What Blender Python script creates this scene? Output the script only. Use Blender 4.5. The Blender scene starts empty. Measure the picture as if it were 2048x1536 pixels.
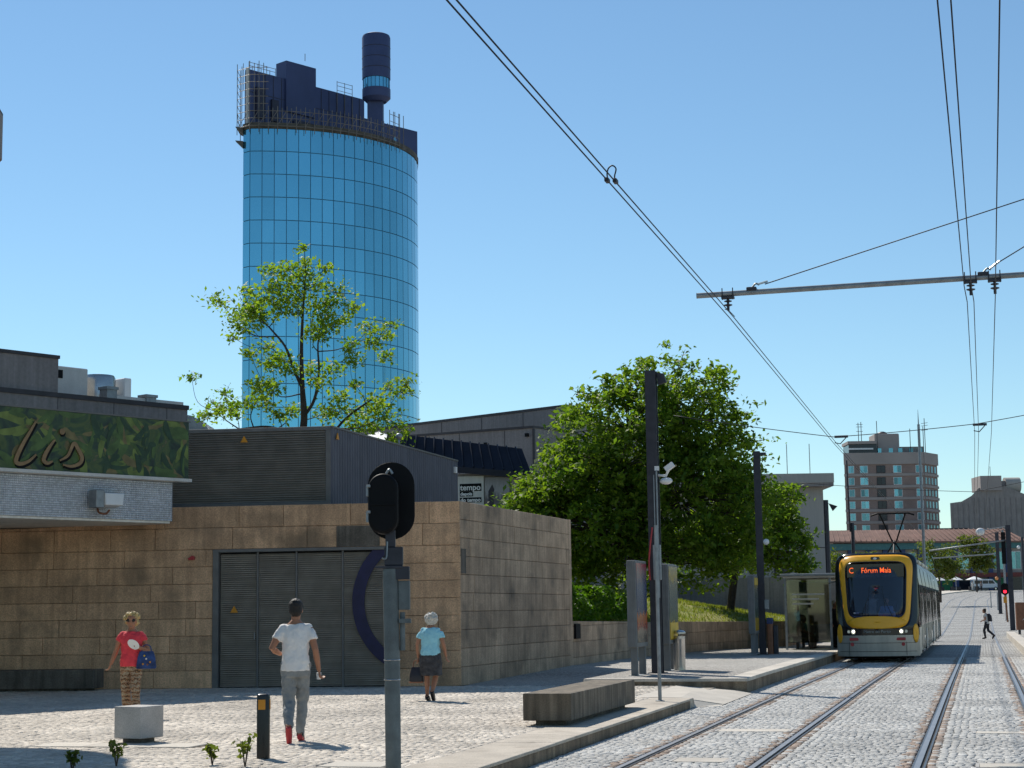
import bpy, bmesh, math, random
import numpy as np
from mathutils import Vector, Matrix
random.seed(7); rng = np.random.default_rng(7)
S = bpy.context.scene
R_ = math.radians
COL = S.collection

# ------------------------------------------------------------------ camera
YAW, PITCH, ROLL = R_(14.8), math.atan(453/3500.), math.atan(.0145)
cx = Vector((math.cos(YAW), math.sin(YAW), 0)); fh = Vector((-math.sin(YAW), math.cos(YAW), 0)); zz = Vector((0, 0, 1))
fw = math.cos(PITCH)*fh + math.sin(PITCH)*zz; u0 = -math.sin(PITCH)*fh + math.cos(PITCH)*zz
rt = math.cos(ROLL)*cx - math.sin(ROLL)*u0; up = math.sin(ROLL)*cx + math.cos(ROLL)*u0
cd = bpy.data.cameras.new('camera'); cam = bpy.data.objects.new('camera', cd); COL.objects.link(cam)
m3 = Matrix((rt, up, -fw)).transposed(); cam.matrix_world = Matrix.Translation((0, 0, 1.6)) @ m3.to_4x4()
cd.sensor_width = 36; cd.lens = 36*3500/2048.; cd.clip_start = .1; cd.clip_end = 6000
S.camera = cam
# ------------------------------------------------------------------ sky and sun
TOSUN = Vector((-.62, .72, 1.0)).normalized()
EL = math.asin(TOSUN.z)
W = bpy.data.worlds.new('World'); S.world = W; W.use_nodes = True
nt = W.node_tree; bgn = nt.nodes['Background']
sky = nt.nodes.new('ShaderNodeTexSky'); sky.sky_type = 'NISHITA'; sky.sun_disc = False
sky.sun_elevation = EL; sky.sun_rotation = math.atan2(TOSUN.x, TOSUN.y)
sky.altitude = 50; sky.air_density = 1.0; sky.dust_density = .0; sky.ozone_density = 2.6
tn = nt.nodes.new('ShaderNodeMix'); tn.data_type = 'RGBA'; tn.blend_type = 'MULTIPLY'; tn.inputs[0].default_value = 1; tn.inputs[7].default_value = (.85, .995, 1.0, 1)   # white balance of the clear sky
nt.links.new(sky.outputs[0], tn.inputs[6]); nt.links.new(tn.outputs[2], bgn.inputs[0]); bgn.inputs[1].default_value = .115
sl = bpy.data.lights.new('sun', 'SUN'); sl.energy = 5.0; sl.angle = R_(.53); sl.color = (1, .95, .86)
so = bpy.data.objects.new('sun', sl); COL.objects.link(so); so.rotation_euler = TOSUN.to_track_quat('Z', 'Y').to_euler(); so.location = (-30, 30, 60)
S.render.resolution_x, S.render.resolution_y = 1024, 768
S.view_settings.view_transform = 'Standard'; S.view_settings.look = 'None'; S.view_settings.exposure = 0.0; S.view_settings.gamma = 1
S.render.engine = 'CYCLES'
try: S.cycles.max_bounces = 6; S.cycles.transparent_max_bounces = 12
except Exception: pass

# ------------------------------------------------------------------ materials
def mat(name, col, rough=.75, metal=0., var=.12, scale=3., bump=0., bscale=60., rnd=0., col2=None, streak=0., spec=.4, emit=None, es=1., island=0., fine=0., stain=None, dirt=0.):
    """procedural surface: colour blotches in world space, per-object / per-piece tint, fine relief, streaks and stains"""
    m = bpy.data.materials.new(name); m.use_nodes = True; t = m.node_tree; N = t.nodes; L = t.links
    b = N['Principled BSDF']; b.inputs['Roughness'].default_value = rough; b.inputs['Metallic'].default_value = metal
    b.inputs['Specular IOR Level'].default_value = spec
    geo = N.new('ShaderNodeNewGeometry')
    def noise(sc, det=4, vec=None, stretch=None):
        n = N.new('ShaderNodeTexNoise'); n.inputs['Scale'].default_value = sc; n.inputs['Detail'].default_value = det
        src = geo.outputs['Position']
        if stretch:
            mp = N.new('ShaderNodeMapping'); mp.inputs['Scale'].default_value = stretch; L.new(src, mp.inputs[0]); src = mp.outputs[0]
        L.new(src, n.inputs['Vector']); return n.outputs['Fac']
    def mix(a, bb, fac, mode='MIX'):
        x = N.new('ShaderNodeMix'); x.data_type = 'RGBA'; x.blend_type = mode
        for i, v in ((0, fac), (6, a), (7, bb)):
            if isinstance(v, (int, float)): x.inputs[i].default_value = v
            elif isinstance(v, tuple): x.inputs[i].default_value = (*v[:3], 1)
            else: L.new(v, x.inputs[i])
        return x.outputs[2]
    def rampf(s, lo, hi, a=0., c=1.):
        x = N.new('ShaderNodeMapRange'); x.inputs[1].default_value = lo; x.inputs[2].default_value = hi; x.inputs[3].default_value = a; x.inputs[4].default_value = c
        L.new(s, x.inputs[0]); return x.outputs[0]
    c2 = col2 if col2 else tuple(min(1, v*(1+var)) for v in col); c1 = tuple(v*(1-var) for v in col) if not col2 else col
    out = mix(c1, c2, rampf(noise(scale), .3, .7))
    def mul(out, s, k): # multiply by 1-k .. 1+k
        x = N.new('ShaderNodeVectorMath'); x.operation = 'SCALE'; L.new(out, x.inputs[0]); L.new(rampf(s, 0, 1, 1-k, 1+k), x.inputs[3]); return x.outputs[0]
    if fine: out = mul(out, rampf(noise(scale*22, 3), .3, .7), fine)
    if rnd:
        oi = N.new('ShaderNodeObjectInfo'); out = mul(out, oi.outputs['Random'], rnd)
    if island: out = mul(out, geo.outputs['Random Per Island'], island)
    if streak: out = mul(out, rampf(noise(1., 5, stretch=(9, 9, .55)), .3, .7), streak)
    if stain: out = mix(out, stain, rampf(noise(scale*.7, 6), .56, .72, 0, .75))
    if dirt: out = mul(out, rampf(noise(.35, 5), .35, .65), dirt)
    L.new(out, b.inputs['Base Color'])
    if bump:
        bp = N.new('ShaderNodeBump'); bp.inputs['Strength'].default_value = bump; bp.inputs['Distance'].default_value = .02
        L.new(noise(bscale, 5), bp.inputs['Height']); L.new(bp.outputs[0], b.inputs['Normal'])
    if emit: b.inputs['Emission Color'].default_value = (*emit, 1); b.inputs['Emission Strength'].default_value = es
    return m

def setts_mat(name, col, scale, joint=(.12, .11, .1)):
    m = mat(name, col, .85, var=.12, scale=.5, bump=0); t = m.node_tree; N = t.nodes; L = t.links; b = N['Principled BSDF']
    geo = N.new('ShaderNodeNewGeometry'); v = N.new('ShaderNodeTexVoronoi'); v.feature = 'F1'; v.inputs['Scale'].default_value = scale
    v.inputs['Randomness'].default_value = .55; L.new(geo.outputs['Position'], v.inputs['Vector'])
    e = N.new('ShaderNodeTexVoronoi'); e.feature = 'DISTANCE_TO_EDGE'; e.inputs['Scale'].default_value = scale; e.inputs['Randomness'].default_value = .55; L.new(geo.outputs['Position'], e.inputs['Vector'])
    r = N.new('ShaderNodeMapRange'); r.inputs[1].default_value = .02; r.inputs[2].default_value = .14; L.new(e.outputs['Distance'], r.inputs[0])
    src = b.inputs['Base Color'].links[0].from_socket
    hs = N.new('ShaderNodeSeparateColor'); L.new(v.outputs['Color'], hs.inputs[0])
    mr = N.new('ShaderNodeMapRange'); mr.inputs[3].default_value = .8; mr.inputs[4].default_value = 1.2; L.new(hs.outputs[0], mr.inputs[0])
    sc = N.new('ShaderNodeVectorMath'); sc.operation = 'SCALE'; L.new(src, sc.inputs[0]); L.new(mr.outputs[0], sc.inputs[3])
    x = N.new('ShaderNodeMix'); x.data_type = 'RGBA'; x.inputs[6].default_value = (*joint, 1); L.new(sc.outputs[0], x.inputs[7]); L.new(r.outputs[0], x.inputs[0])
    L.new(x.outputs[2], b.inputs['Base Color'])
    bp = N.new('ShaderNodeBump'); bp.inputs['Strength'].default_value = .7; bp.inputs['Distance'].default_value = .02; L.new(r.outputs[0], bp.inputs['Height']); L.new(bp.outputs[0], b.inputs['Normal'])
    return m

def leaf_mat(name, c1, c2, tr=.45):
    m = bpy.data.materials.new(name); m.use_nodes = True; t = m.node_tree; N = t.nodes; L = t.links
    b = N['Principled BSDF']; b.inputs['Roughness'].default_value = .55; b.inputs['Specular IOR Level'].default_value = .25
    g = N.new('ShaderNodeNewGeometry'); mx = N.new('ShaderNodeMix'); mx.data_type = 'RGBA'; mx.inputs[6].default_value = (*c1, 1); mx.inputs[7].default_value = (*c2, 1)
    nz = N.new('ShaderNodeTexNoise'); nz.inputs['Scale'].default_value = 1.1; nz.inputs['Detail'].default_value = 3; L.new(g.outputs['Position'], nz.inputs['Vector'])
    av = N.new('ShaderNodeMath'); av.operation = 'MULTIPLY_ADD'; L.new(nz.outputs['Fac'], av.inputs[0]); av.inputs[1].default_value = 1.5; av.inputs[2].default_value = -.6
    hf = N.new('ShaderNodeMath'); hf.operation = 'MULTIPLY_ADD'; hf.use_clamp = True; L.new(g.outputs['Random Per Island'], hf.inputs[0]); hf.inputs[1].default_value = .75; L.new(av.outputs[0], hf.inputs[2])
    L.new(hf.outputs[0], mx.inputs[0]); L.new(mx.outputs[2], b.inputs['Base Color'])
    tl = N.new('ShaderNodeBsdfTranslucent'); sc = N.new('ShaderNodeMix'); sc.data_type = 'RGBA'; sc.blend_type = 'MULTIPLY'; sc.inputs[0].default_value = 1
    L.new(mx.outputs[2], sc.inputs[6]); sc.inputs[7].default_value = (1.6, 1.8, .65, 1); L.new(sc.outputs[2], tl.inputs[0])
    ms = N.new('ShaderNodeMixShader'); ms.inputs[0].default_value = tr; L.new(b.outputs[0], ms.inputs[1]); L.new(tl.outputs[0], ms.inputs[2])
    L.new(ms.outputs[0], N['Material Output'].inputs[0]); return m

def glass_mat(name, tint, base=.35, rough=.03):
    m = bpy.data.materials.new(name); m.use_nodes = True; t = m.node_tree; N = t.nodes; L = t.links
    N.remove(N['Principled BSDF']); tr = N.new('ShaderNodeBsdfTransparent'); tr.inputs[0].default_value = (*tint, 1)
    gl = N.new('ShaderNodeBsdfGlossy'); gl.inputs['Roughness'].default_value = rough; fr = N.new('ShaderNodeFresnel'); fr.inputs[0].default_value = 1.5
    ad = N.new('ShaderNodeMath'); ad.operation = 'MULTIPLY_ADD'; L.new(fr.outputs[0], ad.inputs[0]); ad.inputs[1].default_value = .5; ad.inputs[2].default_value = base*.1
    mx = N.new('ShaderNodeMixShader'); L.new(ad.outputs[0], mx.inputs[0]); L.new(tr.outputs[0], mx.inputs[1]); L.new(gl.outputs[0], mx.inputs[2])
    L.new(mx.outputs[0], N['Material Output'].inputs[0]); return m

M = {}
M['ground'] = mat('earth', (.25, .23, .2), .9, scale=.2)
M['sett'] = mat('granite_sett', (.55, .49, .415), .82, var=.16, scale=.6, island=.17, fine=.12, bump=.25, bscale=90, dirt=.13, stain=(.4, .35, .29))
M['settg'] = mat('grey_sett', (.46, .45, .425), .82, var=.12, scale=.5, island=.16, fine=.12, bump=.25, bscale=90, dirt=.13, stain=(.33, .31, .28))
M['joint'] = mat('joint_sand', (.36, .315, .26), .95, var=.25, scale=4, fine=.2)
M['jointg'] = mat('joint_grit', (.26, .25, .235), .95, var=.25, scale=4, fine=.2)
M['settfar'] = setts_mat('far_setts', (.45, .44, .415), 9)
M['settplat'] = setts_mat('platform_setts', (.48, .455, .41), 12, joint=(.22, .2, .18))
M['settplaza'] = setts_mat('plaza_setts', (.54, .49, .42), 9)
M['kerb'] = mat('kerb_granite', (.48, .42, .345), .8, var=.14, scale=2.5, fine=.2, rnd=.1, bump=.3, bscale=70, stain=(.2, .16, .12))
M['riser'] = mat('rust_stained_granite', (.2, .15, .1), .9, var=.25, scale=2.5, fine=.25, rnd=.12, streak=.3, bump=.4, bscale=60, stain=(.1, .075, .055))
M['slab'] = mat('pale_slab', (.54, .49, .42), .8, var=.1, scale=2, fine=.14, rnd=.08, bump=.2, bscale=80)
M['stone'] = mat('tan_stone', (.53, .335, .2), .88, var=.2, scale=1.6, fine=.24, rnd=.12, streak=.16, bump=.5, bscale=35, stain=(.2, .145, .095), dirt=.12)
M['stoneg'] = mat('weathered_stone', (.44, .315, .215), .88, var=.22, scale=1.6, fine=.24, rnd=.13, streak=.2, bump=.5, bscale=35, stain=(.15, .12, .09), dirt=.15)
M['mortar'] = mat('mortar', (.34, .235, .155), .95, var=.2, scale=6)
M['darkstone'] = mat('weathered_concrete', (.115, .1, .082), .9, var=.3, scale=2, fine=.25, streak=.4, bump=.4, bscale=50)
M['benchtop'] = mat('bench_concrete', (.16, .13, .095), .88, var=.2, scale=3, fine=.25, streak=.45, bump=.3, bscale=60, stain=(.1, .085, .07))
M['granite'] = mat('sawn_granite', (.42, .4, .375), .8, var=.1, scale=4, fine=.2, bump=.15, bscale=120)
M['louvre'] = mat('dark_louvre', (.3, .26, .215), .6, metal=.1, var=.15, scale=3, rnd=.08)
M['louvref'] = mat('louvre_frame', (.15, .148, .145), .55, metal=.2, var=.12, scale=4)
M['cladding'] = mat('blue_grey_cladding', (.09, .095, .12), .6, metal=.1, var=.12, scale=2, rnd=.1)
M['blue'] = mat('navy_paint', (.012, .012, .06), .5, var=.2, scale=5)
M['conc'] = mat('grey_panel', (.24, .215, .21), .85, var=.1, scale=.6, fine=.1, streak=.14, rnd=.05)
M['conc2'] = mat('warm_panel', (.27, .245, .23), .85, var=.1, scale=.7, fine=.1, streak=.14, rnd=.05)
M['conctrim'] = mat('dark_coping', (.05, .045, .05), .6, var=.2)
M['darkroof'] = mat('dark_zinc', (.02, .02, .03), .45, metal=.4, var=.2, scale=2)
M['white'] = mat('white_paint', (.75, .75, .74), .6, var=.05, scale=3, fine=.04)
M['offwhite'] = mat('off_white', (.58, .57, .54), .75, var=.08, scale=1.5, fine=.06, streak=.06)
M['tile'] = mat('mosaic_tile', (.6, .62, .65), .35, var=.1, scale=1.5, island=.15)
M['grout'] = mat('tile_grout', (.24, .25, .27), .9)
M['soffit'] = mat('cream_soffit', (.78, .73, .64), .85, var=.08, scale=2, streak=.1)
M['steel'] = mat('galvanised', (.27, .29, .3), .5, metal=.55, var=.18, scale=8, fine=.12)
M['pgrey'] = mat('grey_enamel', (.15, .155, .155), .55, var=.12, scale=5, fine=.08, streak=.1)
M['postp'] = mat('weathered_post_paint', (.125, .145, .145), .6, var=.2, scale=7, fine=.15, streak=.12, stain=(.09, .09, .085))
M['dksteel'] = mat('dark_steel', (.045, .045, .055), .5, metal=.4, var=.2, scale=5)
M['black'] = mat('black_plastic', (.006, .006, .007), .6, var=.2, scale=8, spec=.15)
M['blackgl'] = mat('black_gloss', (.008, .008, .01), .25, var=.2, scale=8)
M['stain'] = mat('stainless', (.5, .49, .47), .25, metal=.9, var=.1, scale=5)
M['rail'] = mat('rail_steel', (.11, .1, .1), .38, metal=.8, var=.2, scale=3, fine=.15)
M['railtop'] = mat('polished_rail', (.3, .295, .3), .42, metal=.8, var=.1, scale=3)
M['groove'] = mat('rail_groove', (.02, .018, .016), .9)
M['rust'] = mat('rusty_setts', (.3, .225, .175), .85, var=.2, scale=2, island=.25, fine=.2)
M['wire'] = mat('copper_wire', (.03, .03, .035), .6, metal=.3)
M['bark'] = mat('bark', (.06, .045, .035), .9, var=.3, scale=8, bump=.6, bscale=30)
M['leafA'] = leaf_mat('leaf_bright', (.11, .2, .02), (.24, .3, .035), .5)
M['leafB'] = leaf_mat('leaf_deep', (.055, .12, .014), (.19, .25, .03), .5)
M['leafH'] = leaf_mat('hedge_leaf', (.04, .1, .008), (.09, .16, .012), .45)
M['leafF'] = leaf_mat('far_leaf', (.07, .1, .02), (.14, .15, .03), .45)
M['grass'] = mat('grass', (.16, .2, .035), .95, var=.35, scale=1.2, fine=.3, col2=(.3, .27, .07), bump=.6, bscale=25)
M['blade'] = leaf_mat('grass_blade', (.1, .15, .02), (.26, .24, .06), .4)
M['tglass'] = mat('tower_glass', (.17, .48, .62), .08, metal=.82, var=.06, scale=.1, rnd=.08)
M['tcore'] = mat('tower_mullion', (.05, .19, .32), .4, metal=.3)
M['tdark'] = mat('tower_crown', (.05, .07, .165), .55, metal=.2, var=.12, scale=.3)
M['tdark2'] = mat('tower_crown_black', (.03, .033, .06), .6)
M['scaf'] = mat('scaffold_tube', (.2, .18, .16), .6, metal=.3, var=.3, scale=.5)
M['scafnet'] = mat('scaffold_deck', (.1, .09, .075), .8, var=.4, scale=.8)
M['tyellow'] = mat('tram_yellow', (.95, .46, .02), .3, var=.05, spec=.5)
M['tgrey'] = mat('tram_grey', (.44, .42, .36), .38, metal=.25, var=.1, scale=2, fine=.06, streak=.1, dirt=.1)
M['tblack'] = mat('tram_black', (.012, .013, .016), .15, spec=.5)
M['twin'] = mat('tram_window', (.012, .016, .025), .06, spec=.6)
M['tint'] = mat('tram_interior', (.05, .055, .075), .8)
M['wglass'] = glass_mat('windscreen_glass', (.6, .66, .78))
M['sglass'] = glass_mat('shelter_glass', (.45, .5, .4), base=.5)
M['lamp'] = mat('headlamp', (1, .95, .8), .3, emit=(1, .9, .7), es=3)
M['led'] = mat('led_text', (1, .2, .02), .5, emit=(1, .13, .03), es=1.0)
M['redl'] = mat('red_lamp', (.6, .01, .02), .3, emit=(1, .02, .05), es=2.5)
M['red'] = mat('red_plastic', (.42, .04, .045), .4)
M['orange'] = mat('orange_band', (.6, .25, .015), .5)
M['yellow'] = mat('yellow_print', (.62, .4, .02), .5, var=.1)
M['skin'] = mat('skin', (.36, .17, .1), .55, var=.08, scale=12, spec=.3)
M['skin2'] = mat('skin_pale', (.4, .2, .13), .55, var=.08, scale=12, spec=.3)
M['coral'] = mat('coral_knit', (.72, .055, .075), .85, var=.1, scale=14, bump=.2, bscale=60)
M['tee'] = mat('white_tee', (.74, .72, .7), .9, var=.05, scale=10, bump=.25, bscale=25)
M['teal'] = mat('light_blue_tee', (.3, .62, .72), .9, var=.06, scale=8, bump=.25, bscale=25)
M['jog'] = mat('grey_jersey', (.24, .25, .25), .9, var=.14, scale=10, fine=.1, bump=.35, bscale=22)
M['skirt'] = mat('charcoal_print', (.05, .05, .055), .9, var=.5, scale=14)
M['hairb'] = mat('blond_hair', (.5, .37, .16), .55, var=.35, scale=30, bump=.8, bscale=60)
M['hairw'] = mat('white_hair', (.55, .53, .48), .6, var=.25, scale=30, bump=.8, bscale=60)
M['hairk'] = mat('black_hair', (.02, .016, .014), .6, var=.3, scale=30, bump=.6, bscale=80)
M['shoe'] = mat('dark_shoe', (.02, .017, .017), .5)
M['sole'] = mat('red_sole', (.5, .045, .05), .6)
M['bagb'] = mat('blue_print_bag', (.02, .05, .16), .7, var=.5, scale=10)
M['bagk'] = mat('black_bag', (.02, .02, .028), .45, var=.3, scale=8)
M['leather'] = mat('brown_leather', (.22, .09, .045), .55, var=.2, scale=10)
M['shirtb'] = mat('pale_blue_shirt', (.28, .42, .68), .85)
M['darkcloth'] = mat('dark_cloth', (.03, .03, .035), .9, var=.2, scale=8)
M['brick'] = mat('red_brick_facade', (.27, .2, .175), .85, var=.14, scale=.3, fine=.15)
M['aptconc'] = mat('apt_concrete', (.34, .3, .28), .85, var=.08, scale=.2)
M['aptglass'] = mat('apt_window', (.12, .3, .36), .12, metal=.5, rnd=.5)
M['dkglass'] = mat('dark_window', (.02, .022, .03), .15, metal=.2, rnd=.3)
M['rooftile'] = mat('clay_roof', (.2, .11, .085), .85, var=.2, scale=.4, fine=.2)
M['pale'] = mat('pale_render', (.42, .39, .35), .85, var=.07, scale=.4, streak=.06)
M['teal2'] = mat('teal_fascia', (.06, .17, .18), .6)
M['shopblue'] = mat('blue_column', (.04, .06, .16), .6)
M['shopgreen'] = mat('green_panel', (.03, .2, .08), .6)
M['redshade'] = mat('red_awning', (.2, .05, .04), .7)
M['asphalt'] = mat('asphalt', (.12, .12, .12), .9, var=.15, scale=1)
def poster_mat(name, stops, scale=1.3):
    """a printed poster: colour fields by height on the sheet, broken up by noise"""
    m = bpy.data.materials.new(name); m.use_nodes = True; t = m.node_tree; N = t.nodes; L = t.links; b = N['Principled BSDF']; b.inputs['Roughness'].default_value = .25
    tc = N.new('ShaderNodeTexCoord'); sp = N.new('ShaderNodeSeparateXYZ'); L.new(tc.outputs['Generated'], sp.inputs[0])
    n = N.new('ShaderNodeTexNoise'); n.inputs['Scale'].default_value = scale*4; n.inputs['Detail'].default_value = 3; L.new(tc.outputs['Generated'], n.inputs['Vector'])
    a = N.new('ShaderNodeMath'); a.operation = 'MULTIPLY_ADD'; L.new(n.outputs['Fac'], a.inputs[0]); a.inputs[1].default_value = .3; L.new(sp.outputs[2], a.inputs[2])
    s = N.new('ShaderNodeMath'); s.operation = 'SUBTRACT'; L.new(a.outputs[0], s.inputs[0]); s.inputs[1].default_value = .15
    r = N.new('ShaderNodeValToRGB'); r.color_ramp.interpolation = 'EASE'; e = r.color_ramp.elements
    while len(e) < len(stops): e.new(.5)
    for k, (p, c) in enumerate(stops): e[k].position = p; e[k].color = (*c, 1)
    L.new(s.outputs[0], r.inputs[0]); L.new(r.outputs[0], b.inputs['Base Color']); return m
M['posterA'] = poster_mat('poster_orange_blue', [(0, (.12, .1, .08)), (.12, (.3, .22, .16)), (.22, (.3, .05, .03)), (.33, (.45, .13, .03)), (.4, (.03, .05, .12)), (.7, (.05, .07, .15)), (.85, (.16, .1, .12)), (1, (.3, .02, .04))])
M['posterB'] = poster_mat('poster_green_yellow', [(0, (.5, .3, .02)), (.24, (.55, .34, .02)), (.27, (.08, .12, .08)), (.5, (.09, .12, .12)), (.75, (.12, .14, .12)), (.85, (.3, .24, .05)), (1, (.2, .2, .12))])
M['posterP'] = poster_mat('photo_print', [(0, (.06, .045, .05)), (.3, (.1, .08, .085)), (.45, (.2, .18, .18)), (.6, (.12, .1, .1)), (.75, (.33, .31, .31)), (1, (.22, .2, .2))], 2.2)

def camo_mat():
    m = bpy.data.materials.new('painted_leaves'); m.use_nodes = True; t = m.node_tree; N = t.nodes; L = t.links; b = N['Principled BSDF']; b.inputs['Roughness'].default_value = .55
    g = N.new('ShaderNodeNewGeometry'); mp = N.new('ShaderNodeMapping'); mp.inputs['Scale'].default_value = (1.1, 1.1, 1.35); L.new(g.outputs['Position'], mp.inputs[0])
    n = N.new('ShaderNodeTexNoise'); n.inputs['Scale'].default_value = .95; n.inputs['Detail'].default_value = 3.5; n.inputs['Distortion'].default_value = 2.6; L.new(mp.outputs[0], n.inputs[0])
    r = N.new('ShaderNodeValToRGB'); e = r.color_ramp.elements
    st = [(.3, (.012, .022, .018)), (.42, (.022, .048, .03)), (.5, (.035, .075, .03)), (.57, (.075, .11, .03)), (.64, (.045, .085, .03)), (.74, (.16, .12, .06))]
    while len(e) < len(st): e.new(.5)
    for k, (p, c) in enumerate(st): e[k].position = p; e[k].color = (*c, 1)
    L.new(n.outputs['Fac'], r.inputs[0]); L.new(r.outputs[0], b.inputs['Base Color']); return m
M['camo'] = camo_mat()
M['goldpaint'] = mat('gold_lettering', (.26, .17, .085), .6, var=.2, scale=6)

def ikat_mat():
    m = bpy.data.materials.new('striped_ikat'); m.use_nodes = True; t = m.node_tree; N = t.nodes; L = t.links; b = N['Principled BSDF']; b.inputs['Roughness'].default_value = .9
    g = N.new('ShaderNodeTexCoord'); w = N.new('ShaderNodeTexWave'); w.wave_type = 'BANDS'; w.bands_direction = 'Z'; w.inputs['Scale'].default_value = 4.4; w.inputs['Distortion'].default_value = 7; w.inputs['Detail'].default_value = 3; w.inputs['Detail Scale'].default_value = 3.2; w.inputs['Detail Roughness'].default_value = .7
    L.new(g.outputs['Object'], w.inputs[0]); r = N.new('ShaderNodeValToRGB'); e = r.color_ramp.elements
    st = [(0, (.05, .035, .03)), (.25, (.3, .15, .06)), (.5, (.5, .35, .2)), (.68, (.3, .1, .06)), (.85, (.12, .13, .1)), (1, (.45, .36, .24))]
    while len(e) < len(st): e.new(.5)
    for k, (p, c) in enumerate(st): e[k].position = p; e[k].color = (*c, 1)
    L.new(w.outputs['Fac'], r.inputs[0]); L.new(r.outputs[0], b.inputs['Base Color']); return m
M['ikat'] = ikat_mat()

# ------------------------------------------------------------------ mesh helpers
def catmull(P, n=6):
    P = [Vector(p) for p in P]; out = []
    if len(P) < 3: return P
    for i in range(len(P)-1):
        a = P[i-1] if i else 2*P[0]-P[1]; b = P[i]; c = P[i+1]; d = P[i+2] if i+2 < len(P) else 2*P[-1]-P[-2]
        for k in range(n):
            t = k/n; out.append(.5*((2*b)+(c-a)*t+(2*a-5*b+4*c-d)*t*t+(3*b-a-3*c+d)*t**3))
    out.append(P[-1]); return out

class MB:
    def __init__(s): s.v = []; s.f = []; s.m = []
    def add(s, vs, fs, mi=0):
        o = len(s.v); s.v += [tuple(v) for v in vs]
        for f in fs: s.f.append([i+o for i in f]); s.m.append(mi)
        return s
    def box(s, x0, x1, y0, y1, z0, z1, mi=0, T=None):
        vs = [(x, y, z) for z in (z0, z1) for y in (y0, y1) for x in (x0, x1)]
        if T is not None: vs = [T @ Vector(v) for v in vs]
        return s.add(vs, [(0, 2, 3, 1), (4, 5, 7, 6), (0, 1, 5, 4), (2, 6, 7, 3), (0, 4, 6, 2), (1, 3, 7, 5)], mi)
    def poly(s, pts, mi=0): return s.add(pts, [tuple(range(len(pts)))], mi)
    def prism(s, pts, z0, z1, mi=0):
        n = len(pts); vs = [(p[0], p[1], z0) for p in pts]+[(p[0], p[1], z1 if not callable(z1) else z1(p)) for p in pts]
        return s.add(vs, [tuple(range(n-1, -1, -1)), tuple(range(n, 2*n))]+[(i, (i+1) % n, n+(i+1) % n, n+i) for i in range(n)], mi)
    def tube(s, P, r, n=8, cap=True, mi=0, smooth=0):
        P = [Vector(p) for p in P]; k = len(P)
        rs = list(r) if hasattr(r, '__len__') else [r]*k
        if smooth and k > 2:
            Q = catmull(P, smooth); rr = []
            for i in range(k-1):
                for j in range(smooth): t = j/smooth; rr.append(rs[i]*(1-t)+rs[i+1]*t)
            rr.append(rs[-1]); P, rs = Q, rr; k = len(P)
        vs = []; pu = None
        for i in range(k):
            d = (P[min(i+1, k-1)]-P[max(i-1, 0)]).normalized()
            if pu is None: a = Vector((0, 0, 1)) if abs(d.z) < .9 else Vector((0, 1, 0))
            else: a = pu
            u = (a-d*a.dot(d)).normalized(); w = d.cross(u); pu = u
            for j in range(n):
                t = 2*math.pi*j/n; vs.append(P[i]+(u*math.cos(t)+w*math.sin(t))*rs[i])
        fs = [(i*n+j, i*n+(j+1) % n, (i+1)*n+(j+1) % n, (i+1)*n+j) for i in range(k-1) for j in range(n)]
        if cap: fs += [tuple(range(n-1, -1, -1)), tuple(range((k-1)*n, k*n))]
        return s.add(vs, fs, mi)
    def lathe(s, prof, c=(0, 0, 0), n=24, mi=0, sx=1, sy=1):
        vs = [(c[0]+r*math.cos(2*math.pi*j/n)*sx, c[1]+r*math.sin(2*math.pi*j/n)*sy, c[2]+z) for r, z in prof for j in range(n)]; k = len(prof)
        fs = [(i*n+j, i*n+(j+1) % n, (i+1)*n+(j+1) % n, (i+1)*n+j) for i in range(k-1) for j in range(n)]
        fs += [tuple(range(n-1, -1, -1)), tuple(range((k-1)*n, k*n))]
        return s.add(vs, fs, mi)
    def ell(s, c, r, n=16, k=10, T=None, mi=0):
        prof = [(math.sin(math.pi*i/k), -math.cos(math.pi*i/k)) for i in range(k+1)]; prof[0] = (.02, -1); prof[-1] = (.02, 1)
        vs = [Vector((a*math.cos(2*math.pi*j/n)*r[0], a*math.sin(2*math.pi*j/n)*r[1], z*r[2])) for a, z in prof for j in range(n)]
        if T is not None: vs = [T @ v for v in vs]
        vs = [v+Vector(c) for v in vs]; kk = k+1
        fs = [(i*n+j, i*n+(j+1) % n, (i+1)*n+(j+1) % n, (i+1)*n+j) for i in range(kk-1) for j in range(n)]+[tuple(range(n-1, -1, -1)), tuple(range((kk-1)*n, kk*n))]
        return s.add(vs, fs, mi)
    def loft(s, rings, n=20, mi=0, pw=2.3):
        """rings: (cx,cy,cz,rx,ry) superellipse sections, stacked upward"""
        vs = []
        for (x, y, z, a, b) in rings:
            for j in range(n):
                t = 2*math.pi*j/n; c, q = math.cos(t), math.sin(t)
                vs.append((x+a*math.copysign(abs(c)**(2/pw), c), y+b*math.copysign(abs(q)**(2/pw), q), z))
        k = len(rings)
        fs = [(i*n+j, i*n+(j+1) % n, (i+1)*n+(j+1) % n, (i+1)*n+j) for i in range(k-1) for j in range(n)]+[tuple(range(n-1, -1, -1)), tuple(range((k-1)*n, k*n))]
        return s.add(vs, fs, mi)
    def mesh(s, name):
        me = bpy.data.meshes.new(name); me.from_pydata(s.v, [], s.f); 
        me.polygons.foreach_set('material_index', s.m); me.update(); return me
    def build(s, name, mats, parent=None, smooth=False, bevel=0, loc=None, rz=0, seg=1, recalc=False):
        me = s.mesh(name)
        if recalc:
            b = bmesh.new(); b.from_mesh(me); bmesh.ops.recalc_face_normals(b, faces=b.faces); b.to_mesh(me); b.free()
        return place(name, me, mats, parent, smooth, bevel, loc, rz, seg)

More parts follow.
